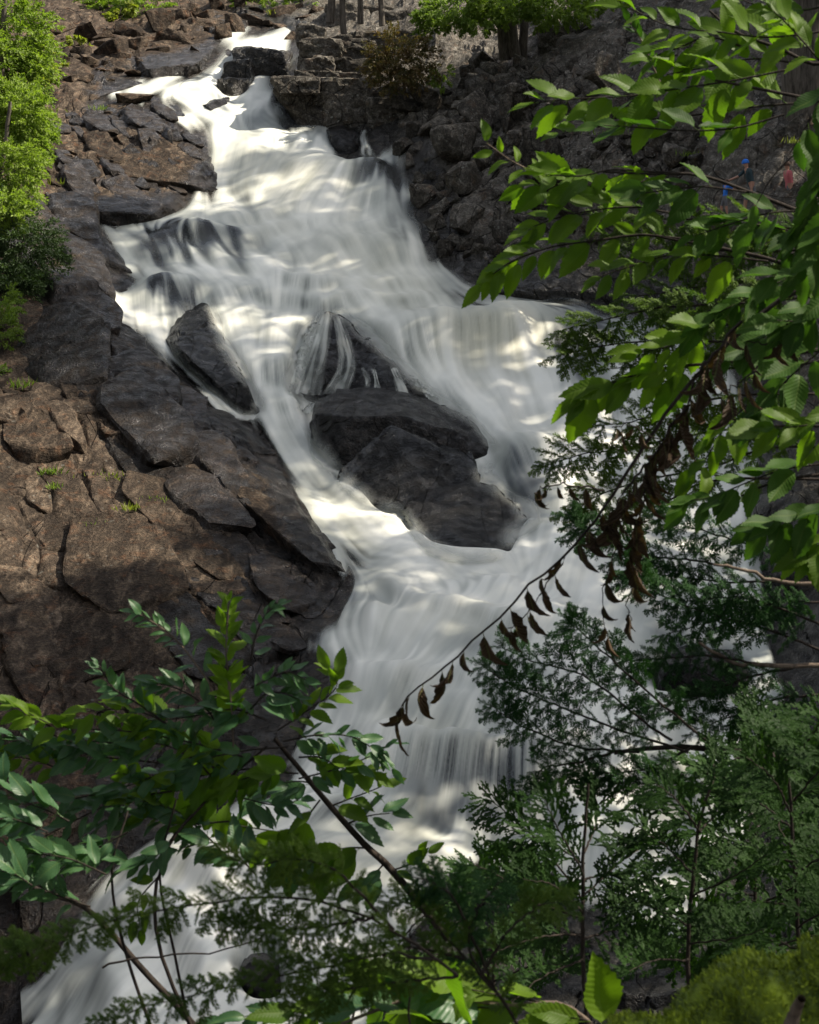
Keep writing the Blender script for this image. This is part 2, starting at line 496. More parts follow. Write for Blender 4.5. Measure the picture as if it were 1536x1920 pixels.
def ground_height(x, y):
    """finished ground: bedrock relief on the banks, scoured bed in the river; also wetness"""
    z0 = base_z(x, y)
    u, v, st = styles(x, y, z0)
    sd, sdm = river_fields(u, v, y)
    bank = smooth01(0.0, 1.3, -sdm)
    rel = rock_relief(x, y, st)
    far = 1 - smooth01(85, 105, y)
    near = smooth01(12, 17, y)
    z = z0 + rel * (0.15 + 0.85 * bank) * (0.3 + 0.7 * far) * near + 0.10 * bank
    z = z - (0.04 + 0.5 * smooth01(0, 0.9, sdm)) * (sd > 0) - 0.03 * (sd <= 0) * (1 - bank)
    wet = 1 - smooth01(0.2, 2.6, -sdm + 0.5 * vnoise(x * 0.8, y * 0.8, 5))
    return z, wet, z0, sd, sdm

# ------------------------------------------------------------------ the ground
rows = fan_rows(6.0, 150.0, 760)
cols = np.concatenate([-np.geomspace(1.3, 0.31, 40)[:-1], np.linspace(-0.31, 0.31, 560), np.geomspace(0.31, 1.3, 40)[1:]])
GY, GS = np.meshgrid(rows, cols, indexing='ij')
GX = GS * GY
gz, gwet, gz0, gsd, gsdm = ground_height(GX, GY)
gv = np.stack([GX, GY, gz], -1).reshape(-1, 3)
gf = grid_faces(len(rows), len(cols))
me = mesh_np("terrain", gv, gf, True, {"wet": gwet.ravel()})
me.materials.append(M_ROCK_T); me.materials.append(M_ROCK_R)
_gu, _gvv, _gst = styles(GX, GY, gz0)
side = (_gst[2] > 0.5).astype(np.int32).ravel()
me.polygons.foreach_set("material_index", side[gf[:, 0]])
me.set_sharp_from_angle(angle=math.radians(38))
terrain = link("terrain", me)
prop(terrain, "bare fractured bedrock banks and bed of the falls", "bedrock", kind="structure")

# ------------------------------------------------------------------ the river
def gauss(u, v, cu, cv, ru, rv, a):
    return a * np.exp(-((u - cu) / ru) ** 2 - ((v - cv) / rv) ** 2)

# clear, thin or dark water (column, row, radii, strength)
DARK = [(370,462,75,26,.75),(280,455,60,22,.4),(690,335,55,20,.75),(640,322,40,12,.3),(730,345,25,30,.45),(310,572,30,32,.8),(350,560,40,20,.4),(740,395,40,22,.3),(760,440,20,40,.4),
        (1085,690,26,46,.8),(1120,620,80,26,.6),(1060,580,90,12,.55),(960,915,55,45,.65),(1000,950,40,40,.4),(610,640,50,50,.85),(590,710,45,35,.7),(640,690,30,60,.6),
        (880,1500,130,50,.34),(820,1545,60,35,.25),(1000,1540,60,40,.28),(600,1200,25,25,.3),(700,1130,50,18,.25),(900,1100,60,16,.22),(500,228,60,14,.35),(400,180,60,10,.3),(420,205,30,10,.4),(520,265,80,10,.2),
        (180,1830,60,60,.35),(300,1660,60,40,.3),(980,1000,60,30,.25),(1290,620,80,40,.6),(1300,1250,90,60,.6),(1280,1600,60,80,.5),(1230,1480,40,60,.3),(590,262,60,12,.2),
        (340,480,130,24,.3),(450,470,40,24,.3),(850,1230,90,22,.18),(760,1330,80,26,.2),(1000,1290,80,26,.2)]
CREAM = [(920,650,130,62,.8),(680,500,130,60,.35),(760,540,100,60,.3),(580,350,110,40,.35),(500,420,90,30,.3),(690,430,80,40,.2),(480,320,90,26,.45),(660,980,60,50,.4),(600,900,30,60,.3),
         (780,1380,90,40,.35),(850,1180,140,30,.3),(640,1640,140,60,.45),(760,1560,40,30,.5),(350,1630,80,40,.5),(520,620,40,30,.25),(800,1620,60,30,.4),(470,270,60,20,.2),(1270,1500,30,40,.5)]

wrows = fan_rows(15.0, 92.0, 980, lin=0.2)
wcols = np.linspace(-0.272, 0.262, 640)
WY, WS = np.meshgrid(wrows, wcols, indexing='ij')
WX = WS * WY
wz0 = base_z(WX, WY)
wu, wv = proj(WX, WY, wz0)
wsd = poly_sd(wu, wv, RIVER)
# downhill flow
e = 0.5
fx = -(base_z(WX + e, WY) - base_z(WX - e, WY)); fy = -(base_z(WX, WY + e) - base_z(WX, WY - e))
ln = np.hypot(fx, fy) + 1e-6
fx /= ln; fy /= ln
# surveyed directions of the current (column, row, towards column, towards row)
CURRENT = """450,78,405,118 400,120,350,150 350,150,300,165 300,172,400,205 560,105,530,140 530,150,500,200 490,200,470,228 400,205,440,235 480,235,520,250 600,248,600,285 430,255,425,290
450,290,430,340 520,290,500,340 600,300,560,330 640,320,520,380 560,350,480,395 620,360,570,405 700,330,660,400 680,290,685,330 740,310,745,370 760,400,775,450 430,380,470,420 500,410,560,440 360,410,300,440
230,432,260,470 300,440,330,480 380,450,430,490 450,470,500,520 560,450,640,500 700,430,740,480 790,450,800,500 260,490,290,530 350,500,400,540 430,520,470,560 560,520,540,560 650,520,730,570 780,520,830,570
235,555,240,600 290,560,285,610 340,570,360,600 300,640,340,690 370,710,420,755 440,600,460,650 500,620,490,680 560,600,530,660 500,700,510,760 520,780,560,850 560,850,610,910 620,930,700,990 700,990,780,1030 640,900,700,960 790,1040,860,1070
600,600,580,680 630,600,640,700 680,610,760,690 760,605,770,690 850,600,840,710 930,600,930,720 1000,605,1030,720 1050,620,1090,720 880,560,960,580 960,570,1080,590 1100,585,1200,610 740,660,830,740 850,740,930,810 950,750,980,830 1060,740,1060,830
950,820,1010,860 1000,870,1050,930 930,880,950,960 1100,850,1090,950 1060,960,1020,1040 970,960,990,1030 1100,1000,1060,1080 1250,800,1220,900 1400,860,1390,930 1300,950,1250,1050
700,1080,760,1110 850,1060,960,1090 680,1110,650,1160 800,1130,740,1180 950,1110,860,1160 1050,1120,960,1200 650,1190,680,1260 760,1200,700,1270 880,1220,800,1300 1000,1230,900,1310 1150,1180,1060,1270 680,1300,660,1380
780,1330,720,1410 900,1340,850,1420 1020,1340,1000,1420 1200,1300,1180,1400 650,1400,600,1480 720,1420,690,1500 800,1440,770,1540 880,1450,870,1570 960,1450,970,1570 1040,1450,1070,1570
600,1490,480,1560 700,1520,560,1600 650,1600,480,1680 780,1600,640,1660 850,1610,760,1650 500,1600,380,1660 350,1640,250,1760 450,1700,330,1820 250,1740,150,1860 180,1830,90,1930 350,1800,260,1930 560,1700,470,1830
1250,1470,1230,1560 1280,1480,1300,1570 1230,1560,1200,1660 1290,1580,1270,1700"""
_cu = np.array([[float(t) for t in tok.split(",")] for tok in CURRENT.split()])
cd = []
for cu, cv, tu, tv in _cu:
    p = ground_at(cu, cv); q = ground_at(tu, tv)
    d = np.array((q.x - p.x, q.y - p.y)); cd.append(d / (np.linalg.norm(d) + 1e-6))
cd = np.array(cd)
sw = np.full(wu.shape, 2e-4); sx = 2e-4 * fx; sy = 2e-4 * fy
for (cu, cv, tu, tv), d in zip(_cu, cd):
    mu, mv = (cu + tu) / 2, (cv + tv) / 2
    wgt = 1.0 / ((wu - mu) ** 2 + (wv - mv) ** 2 + 300.0) ** 1.5 * 1e4
    sw += wgt; sx += wgt * d[0]; sy += wgt * d[1]
fx = sx / sw; fy = sy / sw
ln = np.hypot(fx, fy) + 1e-6
fx /= ln; fy /= ln
dydi = np.gradient(wrows)[:, None]
vi = fy / dydi; vj = (fx - WS * fy) / WY / (wcols[1] - wcols[0])
# constant pixel-ish step so that streaks have one length in index space
sp = np.hypot(vi, vj) + 1e-9
vi /= sp; vj /= sp
NR, NC = WX.shape

def bil(a, i, j):
    i = np.clip(i, 0, NR - 1.001); j = np.clip(j, 0, NC - 1.001)
    i0 = i.astype(np.int32); j0 = j.astype(np.int32)
    di = i - i0; dj = j - j0
    return (a[i0, j0] * (1 - di) + a[i0 + 1, j0] * di) * (1 - dj) + (a[i0, j0 + 1] * (1 - di) + a[i0 + 1, j0 + 1] * di) * dj

def blur(a, k):
    ker = np.hanning(2 * k + 3)[1:-1]; ker /= ker.sum()
    p = np.pad(a, ((k, k), (0, 0)), mode='edge')
    a = sum(w * p[i:i + a.shape[0]] for i, w in enumerate(ker))
    p = np.pad(a, ((0, 0), (k, k)), mode='edge')
    return sum(w * p[:, i:i + a.shape[1]] for i, w in enumerate(ker))

wr_ = np.random.default_rng(3)
n1 = wr_.random((NR, NC)); n2 = blur(wr_.random((NR, NC)), 3); n2 = (n2 - n2.mean()) / n2.std(); n1 = (n1 - .5) / .29
n3 = blur(wr_.random((NR, NC)), 9); n3 = (n3 - n3.mean()) / n3.std()
act = wsd > -RIV_MARGIN * 1.5
I0, J0 = np.nonzero(act)
acc = [np.zeros(len(I0)) for _ in range(3)]
tot = 0
for sgn in (1, -1):
    i = I0.astype(float); j = J0.astype(float)
    for k in range(30):
        a = bil(vi, i, j); b = bil(vj, i, j)
        i = i + sgn * 1.15 * a; j = j + sgn * 1.15 * b
        wgt = math.cos(k / 30 * math.pi / 2) ** 2
        tot += wgt
        acc[0] += wgt * bil(n1, i, j); acc[1] += wgt * bil(n2, i, j); acc[2] += wgt * bil(n3, i, j)
lic = []
for q in acc:
    q = (q - q.mean()) / (q.std() + 1e-9)
    f = np.zeros((NR, NC)); f[I0, J0] = q
    lic.append(f)
streak = 0.08 * lic[0] + 0.50 * lic[1] + 0.52 * lic[2]
broad = fbm(WX * 0.55, WY * 0.3, 301, 3)
pu = wu + 14 * lic[2]; pv = wv + 10 * lic[1] + 8 * lic[2]
dark = sum(gauss(pu, pv, *d) for d in DARK)
cream = sum(gauss(pu, pv, *d) for d in CREAM)
HUMP = [(600,345,110,34,.55),(700,330,60,20,.35),(920,625,150,34,.55),(1040,610,50,30,.2),(370,452,80,22,.4),(290,555,50,24,.45),(350,552,40,16,.25),(880,1425,190,34,.40),(470,300,70,20,.3),(560,260,80,12,.25),(690,480,120,30,.3),
        (540,545,70,18,.3),(500,640,36,14,.25),(510,700,30,14,.25),(545,770,26,16,.2),(780,1170,120,22,.22),(960,1200,90,24,.2),(720,1290,80,26,.2),(930,1330,110,28,.22),(980,860,60,26,.3),(1040,930,50,30,.25),(640,1530,90,26,.25),(300,1640,70,30,.3),(450,1580,80,20,.25),(380,165,60,10,.3),(1250,1480,40,30,.4)]
hump = sum(gauss(wu, wv, *h) for h in HUMP)
chop = fbm(WX * 1.7, WY * 0.8, 311, 3)
inner = smooth01(0, 60, wsd)
# ledges in the bed: the fall comes down in uneven steps
ph = wz0 / 1.25 + 2.2 * fbm(WX * 0.2, WY * 0.14, 321, 3) + 0.25 * fbm(WX * .8, WY * .5, 322, 2)
fr = ph - np.floor(ph)
stepz = 1.25 * 0.34 * ((smooth01(0.0, 0.42, fr)) - fr)
ph2 = wz0 / 0.42 + 1.6 * fbm(WX * 0.5, WY * 0.35, 323, 3)
fr2 = ph2 - np.floor(ph2)
stepz = stepz + 0.42 * 0.22 * (smooth01(0.0, 0.45, fr2) - fr2)
WZ = wz0 + 0.03 + 0.03 * lic[2] + (0.15 * broad + 0.03 * chop) * inner + 1.25 * hump * smooth01(-10, 40, wsd) + stepz * (0.15 + 0.85 * inner)
# the bed of the standing rocks stays below them
ROCKS = [[(548,722),(560,655),(600,592),(620,584),(700,642),(826,752),(926,845),(985,975),(950,1034),(820,1024),(700,938),(645,905),(600,845),(580,790)],
         [(316,640),(328,614),(352,586),(385,574),(402,602),(408,632),(438,682),(478,742),(484,770),(450,770),(402,728),(354,684)],
         [(1222,1262),(1252,1222),(1378,1226),(1406,1275),(1330,1300),(1244,1296)], [(442,1830),(458,1799),(500,1790),(528,1812),(526,1856),(474,1868)], [(412,130),(440,92),(530,98),(533,116),(480,126),(455,175),(430,188),(413,168)]]
for rp in ROCKS:
    m_ = smooth01(-14, 6, poly_sd(wu, wv, rp))
    WZ = WZ * (1 - m_) + np.minimum(WZ, wz0 - 0.22) * m_
WZ = wz0 + blur(WZ - wz0, 6)
gy_ = np.gradient(WZ, axis=0) / dydi
fall = smooth01(0.25, 1.1, blur(np.abs(gy_), 2))
foam = 0.84 - dark * (0.90 + 0.34 * streak) + (0.075 + 0.12 * fall) * streak + 0.05 * fall * lic[0] + 0.26 * broad + 0.10 * chop * (1 - fall) - 0.06 * fall
edge = smooth01(0, 26, wsd + 5 * streak)
foam = foam - 0.22 * (1 - edge) * (0.5 + 0.5 * smooth01(-1.0, 1.5, streak))
foam = np.clip(foam, 0.0, 1.0)
WZ = WZ + 0.05 * (foam - .6)
cover = smooth01(-14, 12, wsd + 7 * streak + 6 * lic[2]) * np.clip(0.30 + foam * 1.15 + 0.10 * streak, 0, 1)
keep = wsd > -RIV_MARGIN
fc = grid_faces(NR, NC)
kf = keep.ravel()
fc = fc[kf[fc].all(1)]
used = np.unique(fc)
remap = np.full(NR * NC, -1); remap[used] = np.arange(len(used))
wverts = np.stack([WX, WY, WZ], -1).reshape(-1, 3)[used]
wme = mesh_np("river_water", wverts, remap[fc], True, {"foam": foam.ravel()[used], "cover": cover.ravel()[used], "cream": np.clip(cream, 0, 1).ravel()[used]})

def water_material():
    m, nt, out = new_mat("white_water")
    w = NT(nt)
    foam = w.n("ShaderNodeAttribute", attribute_name="foam").outputs["Fac"]
    cover = w.n("ShaderNodeAttribute", attribute_name="cover").outputs["Fac"]
    cream = w.n("ShaderNodeAttribute", attribute_name="cream").outputs["Fac"]
    col = w.ramp(foam, (0.0, (0.030, 0.035, 0.038)), (0.35, (0.15, 0.165, 0.17)), (0.7, (0.45, 0.462, 0.42)), (1.0, (0.85, 0.838, 0.765)))
    col = w.mix(w.math('MULTIPLY', cream, 0.8), col, (0.58, 0.53, 0.37), 'MULTIPLY') if False else w.mix(w.math('MULTIPLY', cream, 0.7), col, (0.50, 0.47, 0.33))
    bs = w.n("ShaderNodeBsdfPrincipled")
    w.put(bs.inputs["Base Color"], col)
    w.put(bs.inputs["Roughness"], w.math('ADD', 0.25, w.math('MULTIPLY', foam, 0.55)))
    w.put(bs.inputs["Specular IOR Level"], w.math('SUBTRACT', 0.35, w.math('MULTIPLY', foam, 0.32)))
    w.put(bs.inputs["Alpha"], cover)
    w.link(bs.outputs[0], out.inputs[0])
    return m
M_WATER = water_material()
river = link("river", wme, None, M_WATER)
def water_at(u, v):
    """first point of the water surface on the sight line through (u, v)"""
    dx, dy, dz = ray(u, v)
    ys = wrows
    j = np.clip((dx / dy - wcols[0]) / (wcols[1] - wcols[0]), 0, NC - 1.01); j0 = int(j)
    zs = WZ[:, j0] * (1 - j + j0) + WZ[:, j0 + 1] * (j - j0)
    hit = zs >= dz / dy * ys
    k = int(np.argmax(hit)) if hit.any() else len(ys) - 1
    return Vector((float(dx / dy * ys[k]), float(ys[k]), float(zs[k])))
prop(river, "silky white cascading river tumbling between the rocks", "river", kind="structure")

# ------------------------------------------------------------------ vegetation tools
class MB:
    def __init__(self):
        self.v = []; self.f3 = []; self.f4 = []; self.n = 0
    def add(self, verts, faces):
        verts = np.asarray(verts, float); faces = np.asarray(faces, int)
        (self.f3 if faces.shape[1] == 3 else self.f4).append(faces + self.n)
        self.v.append(verts); self.n += len(verts)
    def tube(self, pts, rad, sides=6):
        pts = np.asarray(pts, float); rad = np.broadcast_to(np.asarray(rad, float), (len(pts),))
        t = np.gradient(pts, axis=0); t /= np.linalg.norm(t, axis=1)[:, None] + 1e-9
        ref = np.where(np.abs(t[:, 2:3]) > 0.9, np.array([[1.0, 0, 0]]), np.array([[0, 0, 1.0]]))
        a = np.cross(t, ref); a /= np.linalg.norm(a, axis=1)[:, None] + 1e-9
        b = np.cross(t, a)
        th = np.arange(sides) / sides * 2 * math.pi
        ring = pts[:, None] + rad[:, None, None] * (a[:, None] * np.cos(th)[None, :, None] + b[:, None] * np.sin(th)[None, :, None])
        n = len(pts)
        i = np.arange(n - 1)[:, None] * sides; j = np.arange(sides)[None]; j2 = (j + 1) % sides
        f = np.stack([i + j, i + j2, i + sides + j2, i + sides + j], -1).reshape(-1, 4)
        self.add(ring.reshape(-1, 3), f)
    def mesh(self, name, smooth=True, attrs=None):
        v = np.concatenate(self.v)
        fs = []
        if self.f4:
            f4 = np.concatenate(self.f4)
            if not self.f3:
                return mesh_np(name, v, f4, smooth, attrs)
            fs += [f4[:, [0, 1, 2]], f4[:, [0, 2, 3]]]
        fs += self.f3
        return mesh_np(name, v, np.concatenate(fs), smooth, attrs)

def spline(pts, n):
    """Catmull-Rom through control points"""
    P = np.asarray([tuple(p) for p in pts], float)
    if len(P) == 2:
        t = np.linspace(0, 1, n)[:, None]
        return P[0] * (1 - t) + P[1] * t
    P = np.vstack([2 * P[0] - P[1], P, 2 * P[-1] - P[-2]])
    segs = len(P) - 3
    out = []
    for x in np.linspace(0, segs - 1e-6, n):
        k = int(x); t = x - k
        a, b, c, d = P[k:k + 4]
        out.append(0.5 * ((2 * b) + (-a + c) * t + (2 * a - 5 * b + 4 * c - d) * t * t + (-a + 3 * b - 3 * c + d) * t ** 3))
    return np.array(out)

def rand_unit(r, n):
    v = r.normal(size=(n, 3))
    return v / np.linalg.norm(v, axis=1)[:, None]

def leaf_cards(mb, pos, direc, up, ln, wd):
    """kite-shaped leaves: pos (N,3), direc, up unit vectors, ln, wd arrays"""
    side = np.cross(direc, up); side /= np.linalg.norm(side, axis=1)[:, None] + 1e-9
    nrm = np.cross(side, direc)
    ln = ln[:, None]; wd = wd[:, None]
    p0 = pos; p2 = pos + direc * ln - nrm * ln * 0.10
    m = pos + direc * ln * 0.45 + nrm * wd * 0.10
    p1 = m + side * wd * 0.5; p3 = m - side * wd * 0.5
    n = len(pos)
    v = np.stack([p0, p1, p2, p3], 1).reshape(-1, 3)
    f = (np.arange(n) * 4)[:, None] + np.array([[0, 1, 2, 3]])
    mb.add(v, f)

def foliage_material(name, c0, c1, trans, rough=0.5, scale=3.0, spec=0.35, vein=0.0):
    m, nt, out = new_mat(name)
    w = NT(nt)
    pos = w.n("ShaderNodeNewGeometry").outputs["Position"]
    oi = w.n("ShaderNodeObjectInfo").outputs["Random"]
    n = w.noise(pos, scale, 3, 0.6)
    isl = w.n("ShaderNodeNewGeometry").outputs["Random Per Island"]
    f = w.math('ADD', w.math('MULTIPLY', w.smooth(0.3, 0.7, n), 0.45), w.math('ADD', w.math('MULTIPLY', isl, 0.35), w.math('MULTIPLY', oi, 0.5)), clamp=True)
    col = w.mix(f, c0, c1)
    bs = w.n("ShaderNodeBsdfPrincipled")
    w.put(bs.inputs["Base Color"], col)
    bs.inputs["Roughness"].default_value = rough
    bs.inputs["Specular IOR Level"].default_value = spec
    tr = w.n("ShaderNodeBsdfTranslucent")
    w.put(tr.inputs[0], w.mix(1.0, col, (1.5, 1.7, 0.6), 'MULTIPLY'))
    mx = w.n("ShaderNodeMixShader")
    mx.inputs[0].default_value = trans
    w.link(bs.outputs[0], mx.inputs[1]); w.link(tr.outputs[0], mx.inputs[2])
    if vein > 0:
        # side veins pressed into the blade, in the leaf's own coordinates
        tc = w.n("ShaderNodeTexCoord").outputs["Object"]
        sx = w.n("ShaderNodeSeparateXYZ", i_Vector=tc)
        ab = w.math('ABSOLUTE', sx.outputs[0])
        ph = w.math('SUBTRACT', sx.outputs[1], w.math('MULTIPLY', ab, 0.75))
        wv_ = w.math('SINE', w.math('MULTIPLY', ph, 41.0))
        rib = w.smooth(0.0, 0.035, ab)
        bp = w.n("ShaderNodeBump", i_Height=w.math('ADD', w.math('MULTIPLY', w.math('ABSOLUTE', wv_), 0.5), rib))
        bp.inputs["Strength"].default_value = vein; bp.inputs["Distance"].default_value = 0.02
        w.link(bp.outputs[0], bs.inputs["Normal"])
        vc = w.smooth(0.93, 1.0, w.math('ABSOLUTE', w.math('COSINE', w.math('MULTIPLY', ph, 41.0))))
        vm = w.math('MAXIMUM', w.math('MULTIPLY', vc, 0.12), w.math('MULTIPLY', w.smooth(0.025, 0.0, ab), 0.4))
        c2 = w.mix(vm, col, (0.14, 0.19, 0.05))
        w.put(bs.inputs["Base Color"], c2)
    w.link(mx.outputs[0], out.inputs[0])
    return m

def bark_material(name, c0, c1, scale=9.0):
    m, nt, out = new_mat(name)
    w = NT(nt)
    pos = w.n("ShaderNodeNewGeometry").outputs["Position"]
    mp = w.n("ShaderNodeMapping", i_Vector=pos)
    mp.inputs["Scale"].default_value = (1, 1, 0.16)
    n = w.noise(mp.outputs[0], scale, 6, 0.7, 0.4)
    col = w.ramp(n, (0.32, c0), (0.65, c1))
    bs = w.n("ShaderNodeBsdfPrincipled")
    w.put(bs.inputs["Base Color"], col)
    bs.inputs["Roughness"].default_value = 0.85; bs.inputs["Specular IOR Level"].default_value = 0.15
    bp = w.n("ShaderNodeBump", i_Height=n); bp.inputs["Strength"].default_value = 0.8; bp.inputs["Distance"].default_value = 0.3 / scale
    w.link(bp.outputs[0], bs.inputs["Normal"])
    w.link(bs.outputs[0], out.inputs[0])
    return m

M_CEDAR = foliage_material("cedar_foliage", (0.075, 0.13, 0.018), (0.20, 0.27, 0.045), 0.40, 0.6, 1.2)
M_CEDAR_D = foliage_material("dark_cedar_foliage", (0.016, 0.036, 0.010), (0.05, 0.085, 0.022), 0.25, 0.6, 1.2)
M_BUSH_Y = foliage_material("yellow_green_foliage", (0.11, 0.15, 0.02), (0.26, 0.28, 0.045), 0.40, 0.55, 1.5)
M_BUSH_O = foliage_material("olive_orange_foliage", (0.045, 0.06, 0.02), (0.16, 0.085, 0.03), 0.3, 0.6, 2.2)
M_CANOPY = foliage_material("canopy_foliage", (0.03, 0.05, 0.012), (0.07, 0.10, 0.03), 0.25, 0.6, 0.6)
M_BARK = bark_material("grey_bark", (0.03, 0.025, 0.02), (0.14, 0.12, 0.10))
M_BARK_D = bark_material("dark_bark", (0.018, 0.014, 0.012), (0.07, 0.055, 0.045), 30.0)


# ------------------------------------------------------------------ rock masses that stand proud of the banks, and river boulders
def vn3(p, sc, seed):
    x, y, z = p[:, 0] * sc, p[:, 1] * sc, p[:, 2] * sc
    return (vnoise(x + 5.3, y, seed) + vnoise(y + 1.7, z, seed + 1) + vnoise(z, x + 9.1, seed + 2)) / 1.5

def hull_mesh(name, pts, seed, rough=0.05, edge=0.16, wet=None, bev=0.03):
    """angular stone: convex hull, worn edges, split into small faces and roughened"""
    bm = bmesh.new()
    for p in pts:
        bm.verts.new(p)
    res = bmesh.ops.convex_hull(bm, input=bm.verts)
    junk = list({g for g in res["geom_interior"] + res["geom_unused"] if isinstance(g, bmesh.types.BMVert)})
    bmesh.ops.delete(bm, geom=junk, context='VERTS')
    bmesh.ops.dissolve_limit(bm, angle_limit=math.radians(9), verts=bm.verts, edges=bm.edges)
    bmesh.ops.bevel(bm, geom=list(bm.edges), offset=bev, segments=1, affect='EDGES', clamp_overlap=True)
    bmesh.ops.triangulate(bm, faces=bm.faces)
    for it in range(5):
        lng = [e for e in bm.edges if e.calc_length() > edge]
        if not lng or len(bm.faces) > 5000:
            break
        bmesh.ops.subdivide_edges(bm, edges=lng, cuts=1)
        bmesh.ops.triangulate(bm, faces=bm.faces)
    bm.normal_update()
    co = np.array([v.co[:] for v in bm.verts]); no = np.array([v.normal[:] for v in bm.verts])
    # bedding steps plus grain
    q = co @ np.array((0.35, 0.25, 0.9))
    d = 1.3 * rough * saw(q / 0.45 + 0.8 * vn3(co, 0.6, seed + 3), .82) + rough * vn3(co, 1.4, seed) + 0.6 * rough * vn3(co, 3.5, seed + 5)
    d += -0.9 * rough * (1 - smooth01(0, .05, np.abs(vn3(co, 0.8, seed + 8))))
    _, _, hh, tt = voro((co[:, 0] + .6 * co[:, 1]) * 1.1 / max(.3, edge * 6), (co[:, 2] - .3 * co[:, 1]) * 1.5 / max(.3, edge * 6), seed)
    d += rough * (2.2 * hh + 1.6 * tt)
    co = co + no * d[:, None]
    for v, c in zip(bm.verts, co):
        v.co = c
    me = bpy.data.meshes.new(name); bm.to_mesh(me); bm.free()
    me.polygons.foreach_set("use_smooth", np.ones(len(me.polygons), bool))
    me.set_sharp_from_angle(angle=math.radians(32))
    if wet is not None:
        at_ = me.attributes.new("wet", 'FLOAT', 'POINT')
        wv_ = np.clip(wet(co), 0, 1) if callable(wet) else np.full(len(co), wet)
        at_.data.foreach_set("value", wv_.astype(np.float32))
    return me

def rock_patch(name, poly, h, edge, seed, mat, parent=None, res=0.0, roof=0.5, facet=0.05, wet_all=None, skirt=0.7):
    r = random.Random(seed)
    P = np.array(poly, float); cu, cv = P.mean(0); vmax = P[:, 1].max()
    pts = []
    for u, v in P:
        g = ground_at(u, v)
        pts.append((g.x, g.y, g.z - skirt)); pts.append((g.x, g.y, g.z + .02))
        k = 1 - r.uniform(.10, .34) - .25 * roof * r.random()
        u2, v2 = cu + (u - cu) * k, cv + (v - cv) * k
        lift = h * r.uniform(.6, 1.0) * FPX / g.y
        gg = ground_at(u2, min(v2 + lift, vmax - 2))
        q = at(u2, v2, gg.y)
        if q.z > gg.z - .2:
            pts.append(tuple(q)); pts.append((q.x, q.y + .3, q.z))
    me = hull_mesh(name, pts, seed, facet, 0.17 if cv > 500 else 0.26,
                   (wet_all if wet_all is not None else (lambda c: 1 - smooth01(0.1, 1.4, -river_fields(*proj(c[:, 0], c[:, 1], base_z(c[:, 0], c[:, 1])), c[:, 1])[1] + .3 * vn3(c, .8, seed)))))
    return link(name, me, parent, mat)

BANK_SLABS = [
    ([(150,300),(200,262),(300,240),(345,255),(395,285),(405,330),(415,365),(360,350),(300,335),(200,340)], .55, 40, 501),
    ([(110,345),(200,340),(300,345),(370,372),(345,395),(300,412),(205,425),(150,395)], .5, 36, 502),
    ([(-20,370),(80,352),(140,395),(190,435),(225,480),(250,520),(180,500),(110,440),(30,420)], .45, 36, 503),
    ([(130,470),(205,470),(235,505),(262,532),(222,562),(170,540),(140,510)], .3, 30, 504),
    ([(45,792),(110,740),(205,700),(245,712),(290,765),(250,800),(150,806)], .55, 40, 506),
    ([(285,800),(340,762),(440,776),(480,812),(518,858),(460,852),(400,842),(330,835)], .35, 36, 507),
    ([(372,866),(450,856),(520,876),(570,950),(640,1052),(662,1084),(590,1064),(500,992),(430,935)], .5, 40, 509),
    ([(70,260),(150,235),(280,180),(335,200),(345,222),(280,236),(200,255),(130,290)], .2, 34, 512),
    ([(150,165),(210,140),(290,135),(280,156),(225,172),(170,190)], .2, 24, 513),
    ([(240,110),(270,62),(350,52),(420,75),(385,122),(330,146),(290,150),(255,140)], .9, 30, 514),
    ([(80,120),(130,95),(170,125),(180,145),(120,165),(85,150)], .6, 26, 515),
    ([(170,95),(230,80),(255,100),(250,135),(190,140)], .6, 24, 516),
    ([(330,28),(420,20),(470,40),(460,62),(400,60),(340,50)], .7, 18, 517),
    ([(-40,560),(60,540),(160,560),(190,600),(160,680),(60,720),(-40,700)], .5, 60, 518),
    ([(-40,1420),(120,1400),(240,1460),(160,1560),(60,1640),(-40,1640)], .4, 50, 519),
    ([(930,470),(1040,440),(1130,500),(1160,560),(1080,566),(980,556),(905,556)], .5, 40, 521),
    ([(1010,190),(1090,170),(1200,210),(1180,270),(1080,260),(1015,235)], .5, 36, 525),
    ([(1180,120),(1300,90),(1420,140),(1450,220),(1330,250),(1230,210)], .7, 50, 526),
    ([(1000,60),(1110,30),(1180,70),(1160,120),(1060,130)], .8, 36, 527),
    ([(1430,830),(1540,800),(1600,900),(1560,1080),(1440,1090),(1400,1000)], .8, 60, 528),
]
for poly, h, edge, seed in BANK_SLABS:
    right = sum(p[0] for p in poly) / len(poly) > 700
    rock_patch("rock_slab", poly, h, edge, seed, M_ROCK_R if right else M_ROCK_L, terrain)

RIVER_ROCKS = [
    ("river_rock", "long wet ridge of rock between the narrow side channel and the main chute", [(312,640),(325,612),(350,582),(385,570),(405,600),(410,630),(440,680),(480,740),(488,775),(450,775),(400,730),(350,685)], .75, 30, 601, .45),
    ("river_boulder", "small brown boulder at the foot of the uppermost chute", [(378,200),(400,186),(430,184),(428,204),(395,210)], .4, 10, 607, .4),
    ("river_boulder", "dark boulder beside the little side fall on the far bank", [(612,245),(640,236),(680,252),(676,278),(648,290),(622,275)], .7, 20, 608, .4),
    ("river_boulder", "dark glistening boulder half hidden behind the fir branch", [(1218,1262),(1250,1218),(1380,1222),(1412,1275),(1330,1305),(1240,1300)], .6, 36, 609, .5),
    ("river_boulder", "dark rounded boulder in the lower rapids behind the twigs", [(438,1830),(455,1795),(500,1785),(532,1810),(530,1860),(470,1872)], .45, 26, 610, .3),
]
G_RR = "rocks standing in the river"
